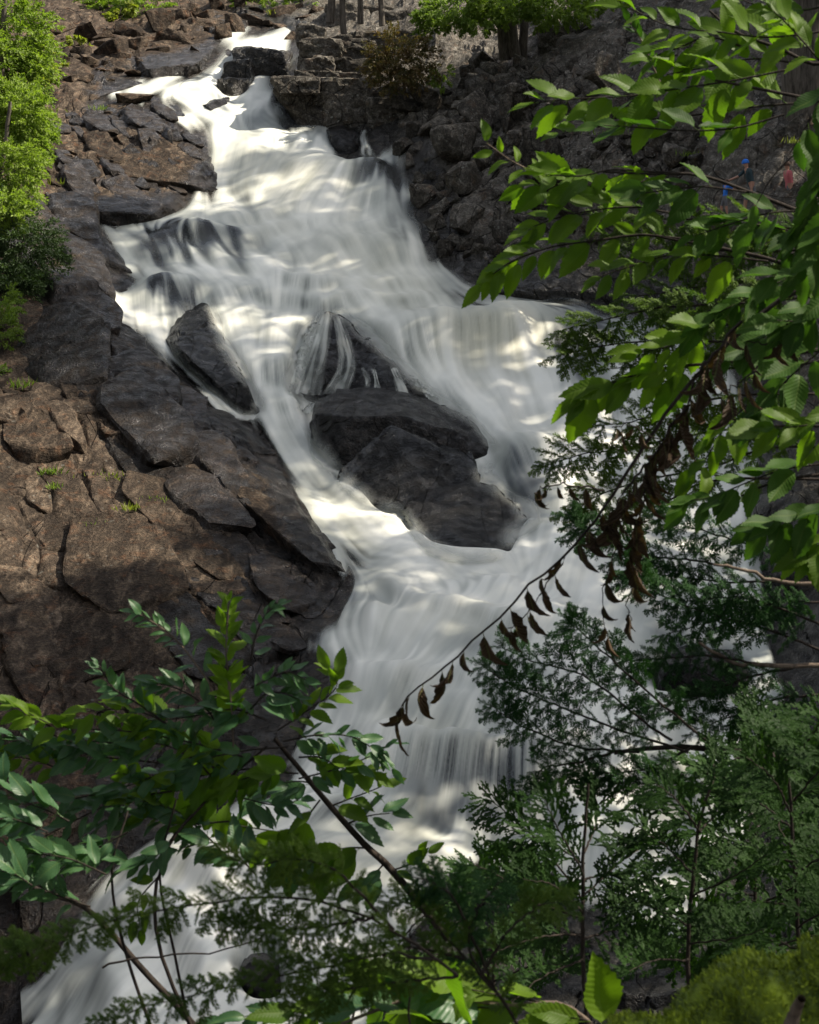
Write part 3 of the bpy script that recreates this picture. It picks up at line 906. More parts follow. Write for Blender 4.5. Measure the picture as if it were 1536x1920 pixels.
for nm, lab, poly, h, edge, seed, roof in RIVER_ROCKS:
    o = rock_patch(nm, poly, h, edge, seed, M_ROCK_W, None, 0, roof, 0.035, 0.8)
    prop(o, lab, "rock" if nm == "river_rock" else "boulder", G_RR)
def hull_rock(name, label, cat, pts, seed, sink=.8, rough=.035, wet=.85):
    P = [at(*p) for p in pts]
    P += [p + Vector((0, .25, -sink)) for p in P]
    o = link(name, hull_mesh(name, P, seed, rough, .13, wet, .035), None, M_ROCK_W)
    prop(o, label, cat, G_RR)
    return o
veil_rock = hull_rock("river_rock", "cone-shaped wet rock with thin veils of water running over it", "rock",
    [(545,724,47.8),(575,748,47.0),(640,748,46.6),(705,745,46.4),(617,580,51.0),(603,598,50.2),(655,604,50.4),(700,642,49.4),(560,655,49.2),(582,612,50.2),(640,680,47.9),(596,680,48.0),(690,700,47.4)], 602, .9, .06)
veil_rock2 = hull_rock("river_rock", "dark sloping ridge of rock trailing from the cone-shaped rock", "rock",
    [(645,640,49.4),(690,636,49.5),(745,686,48.3),(800,728,47.3),(832,756,46.4),(770,768,45.6),(700,752,46.0),(640,745,46.6),(650,690,47.6),(720,705,46.9),(770,730,46.6)], 612, .9, .06)
hull_rock("river_boulder", "large rounded black boulder with a flat shining top in mid-stream", "boulder",
    [(596,845,43.0),(622,872,42.7),(580,800,43.8),(645,868,42.6),(770,832,42.9),(592,776,43.8),(650,780,43.1),(760,782,43.2),(850,806,43.4),(932,848,43.4),(885,858,42.9),(588,758,45.0),(636,728,46.0),(720,724,46.2),(806,746,45.8),(880,780,45.0)], 603, 1.0)
hull_rock("river_boulder", "brown pyramid-shaped boulder under the flat-topped black boulder", "boulder",
    [(735,794,42.0),(648,912,40.5),(636,884,41.2),(685,840,41.8),(700,948,39.8),(785,955,39.3),(875,922,40.1),(898,890,40.8),(884,850,41.8),(805,826,42.0),(760,850,40.9),(790,860,40.8)], 604, 1.0)
hull_rock("river_boulder", "low blue-black wet boulder at the foot of the mid-stream rocks", "boulder",
    [(760,950,39.2),(800,922,39.9),(880,895,40.4),(925,908,40.2),(975,948,39.0),(995,978,38.0),(950,1000,37.2),(955,1035,36.2),(880,1046,35.9),(815,1030,36.3),(775,990,37.6),(860,960,38.2)], 605, .6)
split = empty("split_rock", at(470, 190, 78)); prop(split, "dark stepped rock splitting the two uppermost chutes", "rock", G_RR)
for k, (u0, u1, v0, v1, y, d_) in enumerate([(456,536,90,128,80.5,3),(416,474,112,152,79.2,3),(412,462,146,192,77.8,2.5),(436,500,84,104,82,3)]):
    rr = random.Random(k + 5); P = []
    for u in (u0, (u0 + u1) / 2, u1):
        for yy in (0, d_):
            a_ = at(u, v0, y); b_ = at(u, v1, y)
            P += [Vector((a_.x + rr.uniform(-.2, .2), y + yy + rr.uniform(-.3, .3), a_.z + rr.uniform(-.25, .1))), Vector((b_.x + rr.uniform(-.2, .2), y + yy - .2, b_.z - .4))]
    link("block", hull_mesh("block", [p - split.location for p in P], 640 + k, .05, .2, .5, .05), split, M_ROCK_R)

# thin runs of water over the mid-stream rocks and between the far boulders
from mathutils.bvhtree import BVHTree
def veil(path, w0, w1, seed, obs=(), lift=.05, thick=.75, nw=11):
    trees = [BVHTree.FromPolygons([v.co[:] for v in o.data.vertices], [p.vertices[:] for p in o.data.polygons]) for o in obs]
    r = np.random.default_rng(seed)
    Q = spline([(u, v, 0) for u, v in path], 30)
    V = []; foam_ = []; cov = []
    st = r.random((9, nw + 2)); st = .5 * st[:, 1:-1] + .25 * (st[:, :-2] + st[:, 2:]); st[1:-1] = .5 * st[1:-1] + .25 * (st[:-2] + st[2:])
    for k, (u, v, _) in enumerate(Q):
        t = k / 29
        w = w0 + (w1 - w0) * t + 2 * math.sin(7 * t + seed)
        q = t * 7.99; qi = int(q); row = st[qi] * (1 - q + qi) + st[qi + 1] * (q - qi)
        for j in range(nw):
            s = j / (nw - 1) - .5
            uu, vv = u + s * w, v
            d = Vector([float(c) for c in ray(uu, vv)]).normalized()
            best = None
            for tr in trees:
                hit = tr.ray_cast(Vector((0, 0, 0)), d)[0]
                if hit is not None and (best is None or hit.length < best.length): best = hit
            g = ground_at(uu, vv)
            if best is None or g.length < best.length: best = g
            V.append(best - d * (lift + .04 * row[j]) + Vector((0, 0, .02)))
            foam_.append(.62 + .4 * (row[j] - .3)); cov.append(max(0, 1 - (2 * abs(s)) ** 4) * thick * (.22 + .78 * smooth01(.25, .75, row[j])) * min(1, t * 8 + .3) * min(1, (1 - t) * 6 + .4))
    me = mesh_np("water_veil", np.array([tuple(v) for v in V]), grid_faces(30, nw), True, {"foam": np.array(foam_), "cover": np.clip(cov, 0, 1), "cream": np.zeros(len(V))})
    link("water_veil", me, river, M_WATER)
def spray(path, w, obs, seed, thick=.9, nw=9):
    """soft foam riding up on the rock along a waterline: dense on the water side, gone on the rock side"""
    trees = [BVHTree.FromPolygons([v.co[:] for v in o.data.vertices], [p.vertices[:] for p in o.data.polygons]) for o in obs]
    r = np.random.default_rng(seed)
    n = max(12, int(sum(math.dist(a, b) for a, b in zip(path, path[1:])) / 7))
    Q = spline([(u, v, 0) for u, v in path], n)[:, :2]
    T = np.gradient(Q, axis=0); T /= np.linalg.norm(T, axis=1)[:, None] + 1e-9
    N_ = np.stack([T[:, 1], -T[:, 0]], 1)
    nz = r.random(n + 8); nz = np.convolve(nz, np.ones(4) / 4, 'same')
    V = []; fo = []; cv_ = []
    for k in range(n):
        ww = w * (.6 + 1.1 * nz[k + 4])
        for j in range(nw):
            s = j / (nw - 1)
            uu, vv = Q[k] + N_[k] * (s - .45) * ww
            d = Vector([float(c) for c in ray(uu, vv)]).normalized()
            best = water_at(uu, vv)
            for tr in trees:
                hit = tr.ray_cast(Vector((0, 0, 0)), d)[0]
                if hit is not None and hit.length < best.length: best = hit
            V.append(best - d * (.07 + .05 * math.sin(math.pi * s)))
            fo.append(.78 + .3 * (nz[k + 3] - .5)); cv_.append(thick * (1 - s) ** 1.3 * min(1, s * 3.5) * (.5 + nz[k + 4]) * min(1, k / 3, (n - 1 - k) / 3))
    me = mesh_np("foam_edge", np.array([tuple(v) for v in V]), grid_faces(n, nw), True, {"foam": np.array(fo), "cover": np.clip(cv_, 0, 1), "cream": np.zeros(len(V))})
    link("foam_edge", me, river, M_WATER)
mid_rocks = [o for o in COL.objects if o.name.startswith(("river_rock", "river_boulder"))]
for k, (path, w, th) in enumerate([([(600,598),(572,640),(556,690),(548,722),(572,752),(582,775)], 40, 1), ([(580,790),(592,835),(618,866),(640,892),(660,912),(705,945)], 34, 1), ([(705,945),(760,968),(785,1000),(818,1030),(880,1046),(950,1036)], 34, 1), ([(958,1032),(955,1002),(996,978),(970,945),(930,910),(905,885),(935,848)], 40, .9),
        ([(935,850),(885,790),(832,756),(770,705),(705,642),(655,602),(622,584)], 26, .9), ([(320,648),(350,690),(400,735),(450,778),(488,776)], 18, .9), ([(488,776),(478,735),(442,680),(412,630),(402,590),(385,568)], 26, .9)]):
    spray(path, w, mid_rocks, 80 + k, th)
vr = (veil_rock, veil_rock2)
for k, (path, w0, w1, th, nw) in enumerate([([(612,584),(596,630),(578,690),(564,742)], 34, 84, .9, 27), ([(630,588),(645,640),(650,690),(628,740)], 16, 50, .7, 17), ([(596,604),(568,650),(556,700),(552,736)], 30, 40, .95, 13),
        ([(700,692),(706,715),(708,738)], 8, 14, .8, 9), ([(738,690),(748,715),(758,748)], 14, 26, .9, 11), ([(766,704),(788,728),(815,754)], 14, 24, .7, 11), ([(640,735),(612,750),(588,764),(570,778)], 20, 30, .95, 11), ([(680,690),(690,715),(684,738)], 8, 16, .6, 9), ([(880,850),(882,862),(884,880)], 5, 8, .6, 7)]):
    veil(path, w0, w1, 30 + k, vr, .05, th, nw)
veil([(683,246),(682,262),(686,280),(690,298)], 8, 34, 51, (), .6, .95)
veil([(530,96),(532,108),(531,122)], 6, 9, 52, (), 1.2, .9)
veil([(466,128),(468,142),(467,155)], 5, 8, 53, (), 1.0, .7)

# loose angular blocks: convex hulls with worn edges
def block_mesh(name, seed, flat=0.7, wide=0.42):
    r = random.Random(seed)
    pts = []
    for k in range(r.randint(10, 15)):
        x, y, z = r.uniform(-1, 1), r.uniform(-1, 1), r.uniform(-1, 1)
        m = max(abs(x), abs(y), abs(z))
        q = r.uniform(0.8, 1.0) / m
        pts.append((x * q * 0.5, y * q * wide, z * q * 0.5 * flat))
    return hull_mesh(name, pts, seed, 0.020, 0.16, None, 0.02)
BLOCKS = [block_mesh("block", 900 + k, 0.45 + 0.06 * (k % 7)) for k in range(14)]
for b in BLOCKS:
    b.materials.append(M_ROCK_R)
BLOCKS_L = [b.copy() for b in BLOCKS[:8]]
for b in BLOCKS_L:
    b.materials.clear(); b.materials.append(M_ROCK_L)

def stone(name, u, v, w, seed, meshes, parent, hgt=1.0, tilt=0.35, sink=0.15):
    r = random.Random(seed)
    p = ground_at(u, v)
    o = link(name, meshes[r.randrange(len(meshes))], parent)
    k = w * p.y / FPX
    o.location = p + Vector((0, 0, k * (0.25 - sink)))
    o.rotation_euler = (r.uniform(-tilt, tilt), r.uniform(-tilt, tilt), r.uniform(0, 6.28))
    o.scale = (k * r.uniform(.85, 1.15), k * r.uniform(.7, 1.1), k * hgt * r.uniform(.8, 1.2))
    return o

SCREE = [(860,150),(930,120),(1000,150),(1100,150),(1200,200),(1330,230),(1330,285),(1280,420),(1180,440),(1060,470),(930,500),(840,490),(800,430),(775,350),(750,290),(745,230),(800,190)]
_sc = np.array(SCREE)
placed = []
r = random.Random(44)
tries = 0
while len(placed) < 205 and tries < 16000:
    tries += 1
    u = r.uniform(750, 1410); v = r.uniform(110, 500)
    if poly_sd(np.array([u]), np.array([v]), SCREE)[0] < 0:
        continue
    w = 26 + 84 * r.random() ** 2.0
    if any((u - a) ** 2 + ((v - b) * 1.5) ** 2 < (0.36 * (w + c)) ** 2 for a, b, c in placed):
        continue
    placed.append((u, v, w))
    stone("stone", u, v, w, 3000 + len(placed), BLOCKS, terrain, 1.5, 0.55, .0)
# the big tilted block with pale lichen and its neighbours
for u, v, w, hg, sd_ in ((968,240,92,1.5,1),(890,215,70,1.0,2),(905,175,66,.9,3),(925,150,60,1.0,4),(1010,225,70,1.2,5),(850,265,80,.9,6),(960,180,60,1.0,7),(820,250,70,.8,8),(780,215,90,.8,9)):
    stone("stone", u, v, w * 1.2, 3900 + sd_, BLOCKS, terrain, hg, 0.3)
# left bank: blocks near the top of the falls and along the ledges
for k, (u, v, w, hg) in enumerate([(95,85,44,1.2),(112,110,40,1),(135,128,46,.8),(150,118,30,1),(205,95,60,.8),(225,120,50,1),(200,130,22,1),(180,132,20,1),(330,85,70,.8),(300,105,50,.9),(410,62,40,.8),(440,55,34,.9),
        (470,48,46,.8),(500,50,34,.8),(530,55,30,.9),(545,78,34,1.1),(465,35,30,1),(125,300,34,.6),(100,295,26,.6),(140,292,30,.7),(90,270,30,.6),(215,205,46,.6),(250,195,60,.6),(205,222,24,1),(300,212,30,.8),(265,215,24,.6),
        (60,380,50,.5),(170,315,40,.5),(240,330,40,.5),(20,830,50,.6),(45,850,26,.8),
        (570,40,30,1),(590,30,34,1),(385,40,40,.8),(350,35,36,.8)]):
    stone("stone", u, v, w * 1.15, 4100 + k, BLOCKS_L, terrain, hg, 0.25)

r = random.Random(505); top = []
TOP = [(85,60),(160,70),(260,60),(330,20),(430,12),(600,20),(560,45),(470,60),(425,70),(380,115),(290,145),(210,160),(140,180),(85,170)]
for q in range(3000):
    u = r.uniform(80, 600); v = r.uniform(10, 185)
    if poly_sd(np.array([u]), np.array([v]), TOP)[0] < 3: continue
    w = 22 + 40 * r.random() ** 1.5
    if any((u - a) ** 2 + ((v - b_) * 1.7) ** 2 < (.40 * (w + c)) ** 2 for a, b_, c in top): continue
    top.append((u, v, w))
    stone("stone", u, v, w * 1.25, 5200 + q, BLOCKS_L, terrain, .95, .25, .05)
    if len(top) > 44: break
# long flat slabs lying along the foliation of the left bank
def box_slab(seed, wide, flat):
    r = random.Random(seed); pts = []
    for x in (-.5, -.18, .16, .5):
        for y in (-1, 1):
            for z in (-1, 1):
                e_ = .62 if abs(x) > .4 else 1
                pts.append((x + r.uniform(-.09, .09), y * wide * e_ * r.uniform(.7, 1.1) + .05 * r.uniform(-1, 1), z * flat * .5 * (r.uniform(.75, 1.1) if z > 0 else 1) * (.8 if abs(x) > .4 else 1)))
    return hull_mesh("slab", pts, seed, 0.014, 0.07, None, 0.012)
SLABS_L = [box_slab(1200 + k, 0.13 + .03 * (k % 4), 0.13 + .03 * (k % 3)) for k in range(10)]
for b_ in SLABS_L:
    b_.materials.append(M_ROCK_L)
LEFT = [(70,240),(300,190),(395,290),(400,360),(215,425),(235,510),(222,590),(430,762),(510,850),(640,1070),(560,1210),(300,1280),(-20,1280),(-20,360)]
r = random.Random(71); done = []; tries = 0
while len(done) < 165 and tries < 6000:
    tries += 1
    u = r.uniform(-20, 640); v = r.uniform(190, 1270)
    uv = (np.array([u]), np.array([v]))
    if poly_sd(*uv, LEFT)[0] < 6: continue
    on_slab = poly_sd(*uv, SLAB)[0] > 20
    if on_slab and r.random() < .82: continue
    w = r.uniform(120, 400) * (0.5 if v < 420 else 1.0)
    if any(abs(u - a) < .14 * (w + c) and abs(v - b_) < .085 * (w + c) for a, b_, c in done): continue
    p = ground_at(u, v); k = w * p.y / FPX
    tips = np.array([(p.x + q * CA * k * .48 - q2 * SA * k * .13, p.y + q * SA * k * .48 + q2 * CA * k * .13) for q in (-1, 0, 1) for q2 in (-1, 1)])
    tz = base_z(tips[:, 0], tips[:, 1]); tu, tv = proj(tips[:, 0], tips[:, 1], tz)
    tsd = poly_sd(tu, tv, RIVER)
    tu2, tv2 = proj(tips[:, 0], tips[:, 1], tz + .16 * k)
    if poly_sd(tu2, tv2, RIVER).max() > -2: continue
    if tsd.max() > -3: continue
    done.append((u, v, w))
    e = .6
    X = np.array([p.x + CA * e, p.x - CA * e, p.x - SA * e, p.x + SA * e]); Y = np.array([p.y + SA * e, p.y - SA * e, p.y + CA * e, p.y - CA * e])
    z = base_z(X, Y)
    da = Vector((CA, SA, (z[0] - z[1]) / (2 * e) + r.uniform(-.08, .08))).normalized(); db = Vector((-SA, CA, (z[2] - z[3]) / (2 * e) + r.uniform(-.25, .12)))
    dn = da.cross(db).normalized(); db = dn.cross(da).normalized()
    o = link("rock_slab", r.choice(SLABS_L), terrain)
    if tsd.max() * p.y / FPX > -1.7 - 1.3 * r.random():
        o.material_slots[0].link = 'OBJECT'; o.material_slots[0].material = M_ROCK_LW
    M = Matrix((da, db, dn)).transposed().to_4x4()
    th = 1.25 if not on_slab else .55
    o.matrix_basis = Matrix.Translation(p + dn * (k * (.05 if not on_slab else .02))) @ M @ Matrix.Rotation(r.uniform(-.10, .10), 4, 'Z') @ Matrix.Rotation(r.uniform(-.05, .22), 4, 'X') @ Matrix.Diagonal((k, k * r.uniform(.8, 1.5), k * th * r.uniform(.7, 1.2), 1))

# layered cliff on the far bank beside the upper chute: stacked ledges, each one a mesh
cliff = empty("layered_cliff", ground_at(620, 238))
prop(cliff, "dark layered cliff jutting out beside the upper chute", "cliff")
def ledge(u0, u1, v0, v1, y, depth, seed, lean=0.0, cut=0.0):
    """a bedded block seen between two columns and rows, its front y metres ahead, running back by depth"""
    r = random.Random(seed)
    pts = []
    j = lambda a: r.uniform(-a, a)
    w = u1 - u0; h = v1 - v0
    for f in (0, .33, .66, 1):
        for yy, dz in ((0, 0), (depth, .08)):
            up = at(u0 + w * (f * (1 - 2 * cut * 0) ), v0 + j(.10) * h, y + yy + j(.25))
            q = at(u0 + w * f, v1 + j(.06) * h, y + yy + j(.25))
            up = Vector((up.x, y + yy + j(.2) + lean, at(u0, v0, y).z + j(.10) * (at(u0, v0, y).z - at(u0, v1, y).z)))
            q = Vector((q.x + (cut * w * y / FPX * (1 - f)), y + yy + j(.2), at(u0, v1, y).z - .1))
            pts += [up, q]
    pts = [p - Vector(cliff.location) for p in pts]
    me = hull_mesh("ledge", pts, seed, 0.07, 0.22, 0.1, .05)
    return link("ledge", me, cliff, M_ROCK_R)
for k, L in enumerate([(506,600,142,172,71.2,4,.1,.2),(512,640,165,246,71.6,5,.4,.45),(600,700,150,248,71.4,5,.3,.1),(660,765,165,250,71.2,5,.5,0),(552,640,132,150,72.6,4,.1,0),(600,700,136,158,72.8,4,.1,0),(560,630,106,134,73.6,4,.05,0),(625,700,108,138,73.9,4,.05,0),
                       (562,640,72,108,74.4,4,.1,0),(630,705,76,110,74.8,4,.1,0),(558,612,46,76,75.6,4,.1,0),(605,660,64,78,75.2,4,.1,0),(650,735,60,100,76.5,5,.05,0),(690,800,190,250,71,5,.2,0),
                       (735,800,58,96,79,4,.1,0),(790,862,62,98,79.4,4,.1,0),(760,850,92,130,78,5,.1,0),(840,905,98,132,78.2,5,.1,0),(720,800,20,62,86,5,.1,0),(1010,1100,44,104,72,6,.3,0),(1080,1180,50,116,71.5,6,.3,0),(610,680,5,48,90,5,.1,0),(670,740,12,52,90.5,5,.1,0),
                       (1180,1260,18,90,69,6,.3,0),(1240,1330,12,96,69.4,6,.3,0),(780,900,20,62,84,5,.1,0)]):
    ledge(*L[:6], 700 + k, L[6], L[7])

# ------------------------------------------------------------------ tall forest on the right-hand hillside, whose shade lies over the gorge
def forest_crown(seed, h, rad, n):
    r = np.random.default_rng(seed)
    mb = MB()
    k = 46
    zc = r.uniform(0.28, 1.0, k) * h
    rr = rad * (1.12 - (zc / h) ** 1.6) * r.uniform(0.35, 1.0, k)
    th = r.uniform(0, 6.283, k)
    cen = np.stack([rr * np.cos(th), rr * np.sin(th), zc], 1)
    br = rad * r.uniform(0.20, 0.42, k)
    idx = r.integers(0, k, n)
    d = rand_unit(r, n) * (r.random(n) ** 0.4)[:, None]
    pos = cen[idx] + d * br[idx][:, None] * np.array([1.25, 1.25, 0.6])
    leaf_cards(mb, pos, rand_unit(r, n), rand_unit(r, n), r.uniform(.30, .6, n), r.uniform(.22, .4, n))
    return mb.mesh("crown", False)

CROWNS = [forest_crown(50 + k, 24 + 2 * k, 5.2, 4000) for k in range(3)]
for c in CROWNS:
    c.materials.append(M_CANOPY)
def forest_trunk(h):
    mb = MB()
    mb.tube([(0, 0, -1.5), (0.1, 0, h * .3), (-0.1, 0.1, h * .65), (0, 0, h * .97)], [.42, .34, .22, .05], 10)
    me = mb.mesh("trunk"); me.materials.append(M_BARK)
    return me
TRUNKS = [forest_trunk(24 + 2 * k) for k in range(3)]
FOREST = [(24, 22, 1.15), (29, 30, 1.1), (24, 34, 1.1), (31, 40, 1.0), (25, 49.5, 1.15), (31, 53, 1.15), (26, 57, 1.05), (33, 64, 1.1), (29, 70, .95), (37, 76, 1.0), (33, 84, .85), (24, 29, 1.2), (38, 48, 1.3), (40, 60, 1.0), (36, 34, 1.25), (18, 14, 1.0), (14, 8, .8), (27, 64, 1.05), (32, 69, 1.0), (36, 71, 1.1), (30, 60, 1.1), (27, 75, .85)]
LABELS = ["tall conifer on the hillside beyond the picture's right edge", "tall conifer in the wood behind the viewpoint", "tall conifer on the hill beyond the picture's left edge"]
BEHIND = [(-26, -9, 1.2), (-19, -14, 1.2), (-11, -10, 1.1), (-4, -15, 1.25), (4, -11, 1.1), (11, -14, 1.2), (18, -8, 1.1), (25, -13, 1.2), (31, -4, 1.2), (-32, -2, 1.15), (20, 2, 1.0), (-8, -22, 1.4), (8, -23, 1.4), (22, -22, 1.4), (-23, -23, 1.4), (36, 8, 1.2)]
LEFTWOOD = [(-30, 26, 1.1), (-27, 36, 1.0), (-33, 44, 1.1), (-29, 54, 1.0), (-36, 62, 1.1), (-32, 74, 1.0), (-40, 34, 1.3), (-42, 52, 1.3), (-38, 84, 1.1), (-33, 15, 1.2), (-36, 5, 1.2)]
for w_, spots in enumerate((FOREST, BEHIND, LEFTWOOD)):
  for k, (x, y, sc) in enumerate(spots):
    gz_ = -1.8 if y < 3 else float(base_z(np.array([x * 1.0]), np.array([max(y, 8.0)]))[0]) - 0.2
    t = empty("forest_tree", (x, y, gz_))
    prop(t, LABELS[w_], "tree", ["tall trees shading the gorge", "tall trees behind the viewpoint", "tall trees on the left hill"][w_])
    link("crown", CROWNS[k % 3], t); link("trunk", TRUNKS[k % 3], t)
    t.scale = (sc, sc, sc); t.rotation_euler = (0, 0, k * 1.3)

# ------------------------------------------------------------------ trees and bushes on the banks
def blob_leaves(mb, blobs, r, ln, wd, droop=0.3, flat=False):
    """blobs: (column, row, metres, radius cols, radius rows, count); leaves gather in small sprays"""
    for u, v, y, ru, rv, n in blobs:
        c = np.array(at(u, v, y)); kx = ru * y / FPX; kz = rv * y / FPX
        nk = max(8, n // 42)
        d = rand_unit(r, nk) * (r.random(nk) ** 0.45)[:, None]
        sc = c + d * np.array([kx, 0.75 * max(kx, kz * .6), kz])
        out = d * np.array([1, 1, 0.5]); out /= np.linalg.norm(out, axis=1)[:, None] + 1e-6
        idx = np.repeat(np.arange(nk), 42)
        m = len(idx)
        along = r.random(m)
        L = (min(kx, kz) * 0.5 + 0.12)
        sd_ = out[idx] + np.array([0, 0, -droop]); sd_ /= np.linalg.norm(sd_, axis=1)[:, None]
        pos = sc[idx] + sd_ * (along * L)[:, None] + r.normal(size=(m, 3)) * 0.10 * L * (1.25 - along)[:, None] * np.array([1.6, 1.6, .7])
        dr = sd_ + 0.9 * rand_unit(r, m); dr /= np.linalg.norm(dr, axis=1)[:, None]
        up = np.array([0, 0, 1.0]) + 0.6 * r.normal(size=(m, 3)); up /= np.linalg.norm(up, axis=1)[:, None]
        k = r.uniform(.6, 1.25, m)
        leaf_cards(mb, pos, dr, up, ln * k, wd * k)

def tree(name, label, cat, blobs, trunks, mat, seed, ln=.13, wd=.06, group=None, bark=None, droop=0.3):
    r = np.random.default_rng(seed)
    t0 = trunks[0][0][0]
    root_pos = at(*t0[:3])
    t = empty(name, root_pos)
    prop(t, label, cat, group)
    off = np.array(root_pos)
    mb = MB(); blob_leaves(mb, blobs, r, ln, wd, droop)
    mb.v = [q - off for q in mb.v]
    link("crown", mb.mesh("crown", False), t, mat)
    for path, rad in trunks:
        mt = MB()
        P = spline([at(*p[:3]) for p in path], 14) - off
        y = path[0][2]
        mt.tube(P + 0.02 * r.normal(size=P.shape) * np.linspace(0, 1, 14)[:, None], np.linspace(rad[0], rad[1], 14) * y / FPX, 9)
        link("trunk", mt.mesh("trunk"), t, bark or M_BARK)
    return t

G_L = "trees along the left bank"
tree("cedar_tree", "sunlit cedar filling the upper left corner", "tree", [(30,90,56,58,100,15000),(42,240,54,44,80,9000),(-20,150,55,60,160,6000)], [([(-20,340,55),(0,180,55),(10,-40,55)], (9,4))], M_CEDAR, 1, .15, .075, G_L)
tree("cedar_tree", "bright green cedar hanging over the upper left ledges below the corner cedar", "tree", [(20,320,52,48,64,8000),(48,215,53,40,55,6000),(10,390,50,42,34,3000)], [([(-30,440,52),(0,330,52),(20,190,52)], (8,3))], M_CEDAR, 2, .13, .06, G_L)
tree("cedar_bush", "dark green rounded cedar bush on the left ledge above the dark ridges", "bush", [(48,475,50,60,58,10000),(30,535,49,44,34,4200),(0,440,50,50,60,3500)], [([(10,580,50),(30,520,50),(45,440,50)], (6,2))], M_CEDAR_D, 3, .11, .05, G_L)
tree("fern_bush", "thin fringe of yellow-green foliage hanging down the left edge", "bush", [(2,620,46,26,56,2600),(-8,720,44,26,50,1700),(4,570,47,26,30,1400)], [([(-20,800,45),(-15,700,45),(-5,570,45)], (3,1))], M_CEDAR, 4, .12, .045, G_L)
G_T = "bushes at the head of the falls"
tree("bush", "bright green bush at the top edge above the left boulders", "bush", [(262,22,95,50,36,6000),(195,20,96,40,30,3400)], [([(262,70,95),(262,40,95),(262,5,95)], (3,1))], M_CEDAR, 5, .22, .11, G_T)
tree("sapling", "yellow-leaved sapling under the bright green bush at the top", "sapling", [(226,30,93,26,14,420),(215,45,93,22,8,260),(238,12,93,18,10,200)], [([(222,66,93),(222,40,93),(228,12,93)], (1.6,.8))], M_BUSH_Y, 6, .26, .14, G_T)
tree("sapling", "small yellow sapling growing among the upper left boulders", "sapling", [(150,72,84,26,6,240),(165,92,84,16,5,150),(158,105,84,12,5,90)], [([(160,118,84),(158,95,84),(150,70,84)], (1,.6))], M_BUSH_Y, 7, .22, .12, G_T)
tree("sapling", "pale yellow sapling beside the corner cedar", "sapling", [(82,95,70,18,30,420),(95,125,68,18,16,240),(75,150,66,14,16,200)], [([(85,170,68),(84,130,68),(82,80,68)], (1,.6))], M_BUSH_Y, 8, .18, .10, G_T)
tree("overhanging_tree", "green foliage drooping from the top edge above the uppermost chute", "tree", [(505,-6,97,70,20,1800),(580,-10,97,60,26,1600),(440,-8,98,50,18,900)], [([(590,40,97),(570,10,97),(540,-40,97)], (5,2))], M_CEDAR, 9, .24, .12, G_T)
G_S = "slender trunks on the layered cliff"
for k, (lab, u, v0, w, le) in enumerate([("pale straight trunk, first from the chute on the layered cliff", 622, 40, 8, -3), ("slender grey trunk rooted lowest on the layered cliff", 643, 68, 6.5, 3), ("dark thin trunk behind the slender grey one on the cliff", 676, 42, 6, 0),
                                       ("reddish trunk farthest from the chute on the layered cliff", 715, 46, 6, 2)]):
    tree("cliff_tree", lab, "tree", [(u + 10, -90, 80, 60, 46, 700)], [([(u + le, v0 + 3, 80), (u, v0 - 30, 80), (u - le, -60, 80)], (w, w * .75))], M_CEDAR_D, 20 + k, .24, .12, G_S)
tree("olive_shrub", "olive and rust coloured bushy shrub growing from the layered cliff", "shrub", [(740,110,70,48,42,5200),(780,120,70,36,36,3000),(710,105,70,26,18,1000),(735,160,69.5,30,22,1200)], [([(760,190,70.5),(755,150,70),(735,90,70)], (3,1))], M_BUSH_O, 30, .15, .06)
tree("small_shrub", "small bright green shrub right of the rust coloured shrub", "shrub", [(828,145,70,20,16,800)], [([(828,164,70),(828,155,70),(830,135,70)], (2,1))], M_CEDAR, 31, .14, .07)
cedar_r = tree("cedar_tree", "old cedar with a fluted triple trunk at the top of the boulder slope", "tree",
     [(860,15,71,70,34,6600),(950,0,70,60,34,4200),(1050,12,70,66,30,4600),(1130,-5,71,50,26,2400),(815,35,71.5,36,22,2000),(900,40,70,40,16,1600),(1015,38,70,36,14,1000)],
     [([(948,112,72.2),(944,60,72),(940,-60,72)], (12,10)), ([(966,106,72),(960,50,71.8),(962,-60,71.8)], (11,9)), ([(980,112,72.3),(982,60,72.2),(990,-60,72)], (9,7))], M_CEDAR, 33, .17, .08)
def roots(root, paths, rad):
    for p in paths:
        mb = MB(); P = spline([np.array(ground_at(u, v)) + np.array((0, -.15, .12)) for u, v in p], 12) - np.array(root.location)
        mb.tube(P, np.linspace(rad, rad * .4, 12), 7)
        link("root", mb.mesh("root"), root, M_BARK)
roots(cedar_r, [[(975,108),(985,125),(990,140)],[(945,112),(925,135),(900,165),(890,180)],[(985,108),(1010,118),(1030,122)],[(960,112),(955,130),(948,150)],[(1000,150),(1020,145),(1050,138)]], .10)
# grey fallen log with a sunlit end among the blocks
mb = MB(); P = spline([np.array(ground_at(u, v)) + np.array((0, -.3, .35)) for u, v in ((895,150),(940,178),(985,205))], 12)
mb.tube(P, np.linspace(.16, .12, 12), 9)
lg = link("fallen_log", mb.mesh("fallen_log"), None, M_BARK); prop(lg, "grey fallen log lying on the blocks below the old cedar", "log")
tree("big_pine", "thick furrowed trunk at the right edge above the hikers", "tree", [(1530,-60,51,90,50,900)], [([(1525,292,51.5),(1515,150,51.5),(1510,-80,51.5)], (50,44))], M_CEDAR_D, 35, .2, .1)

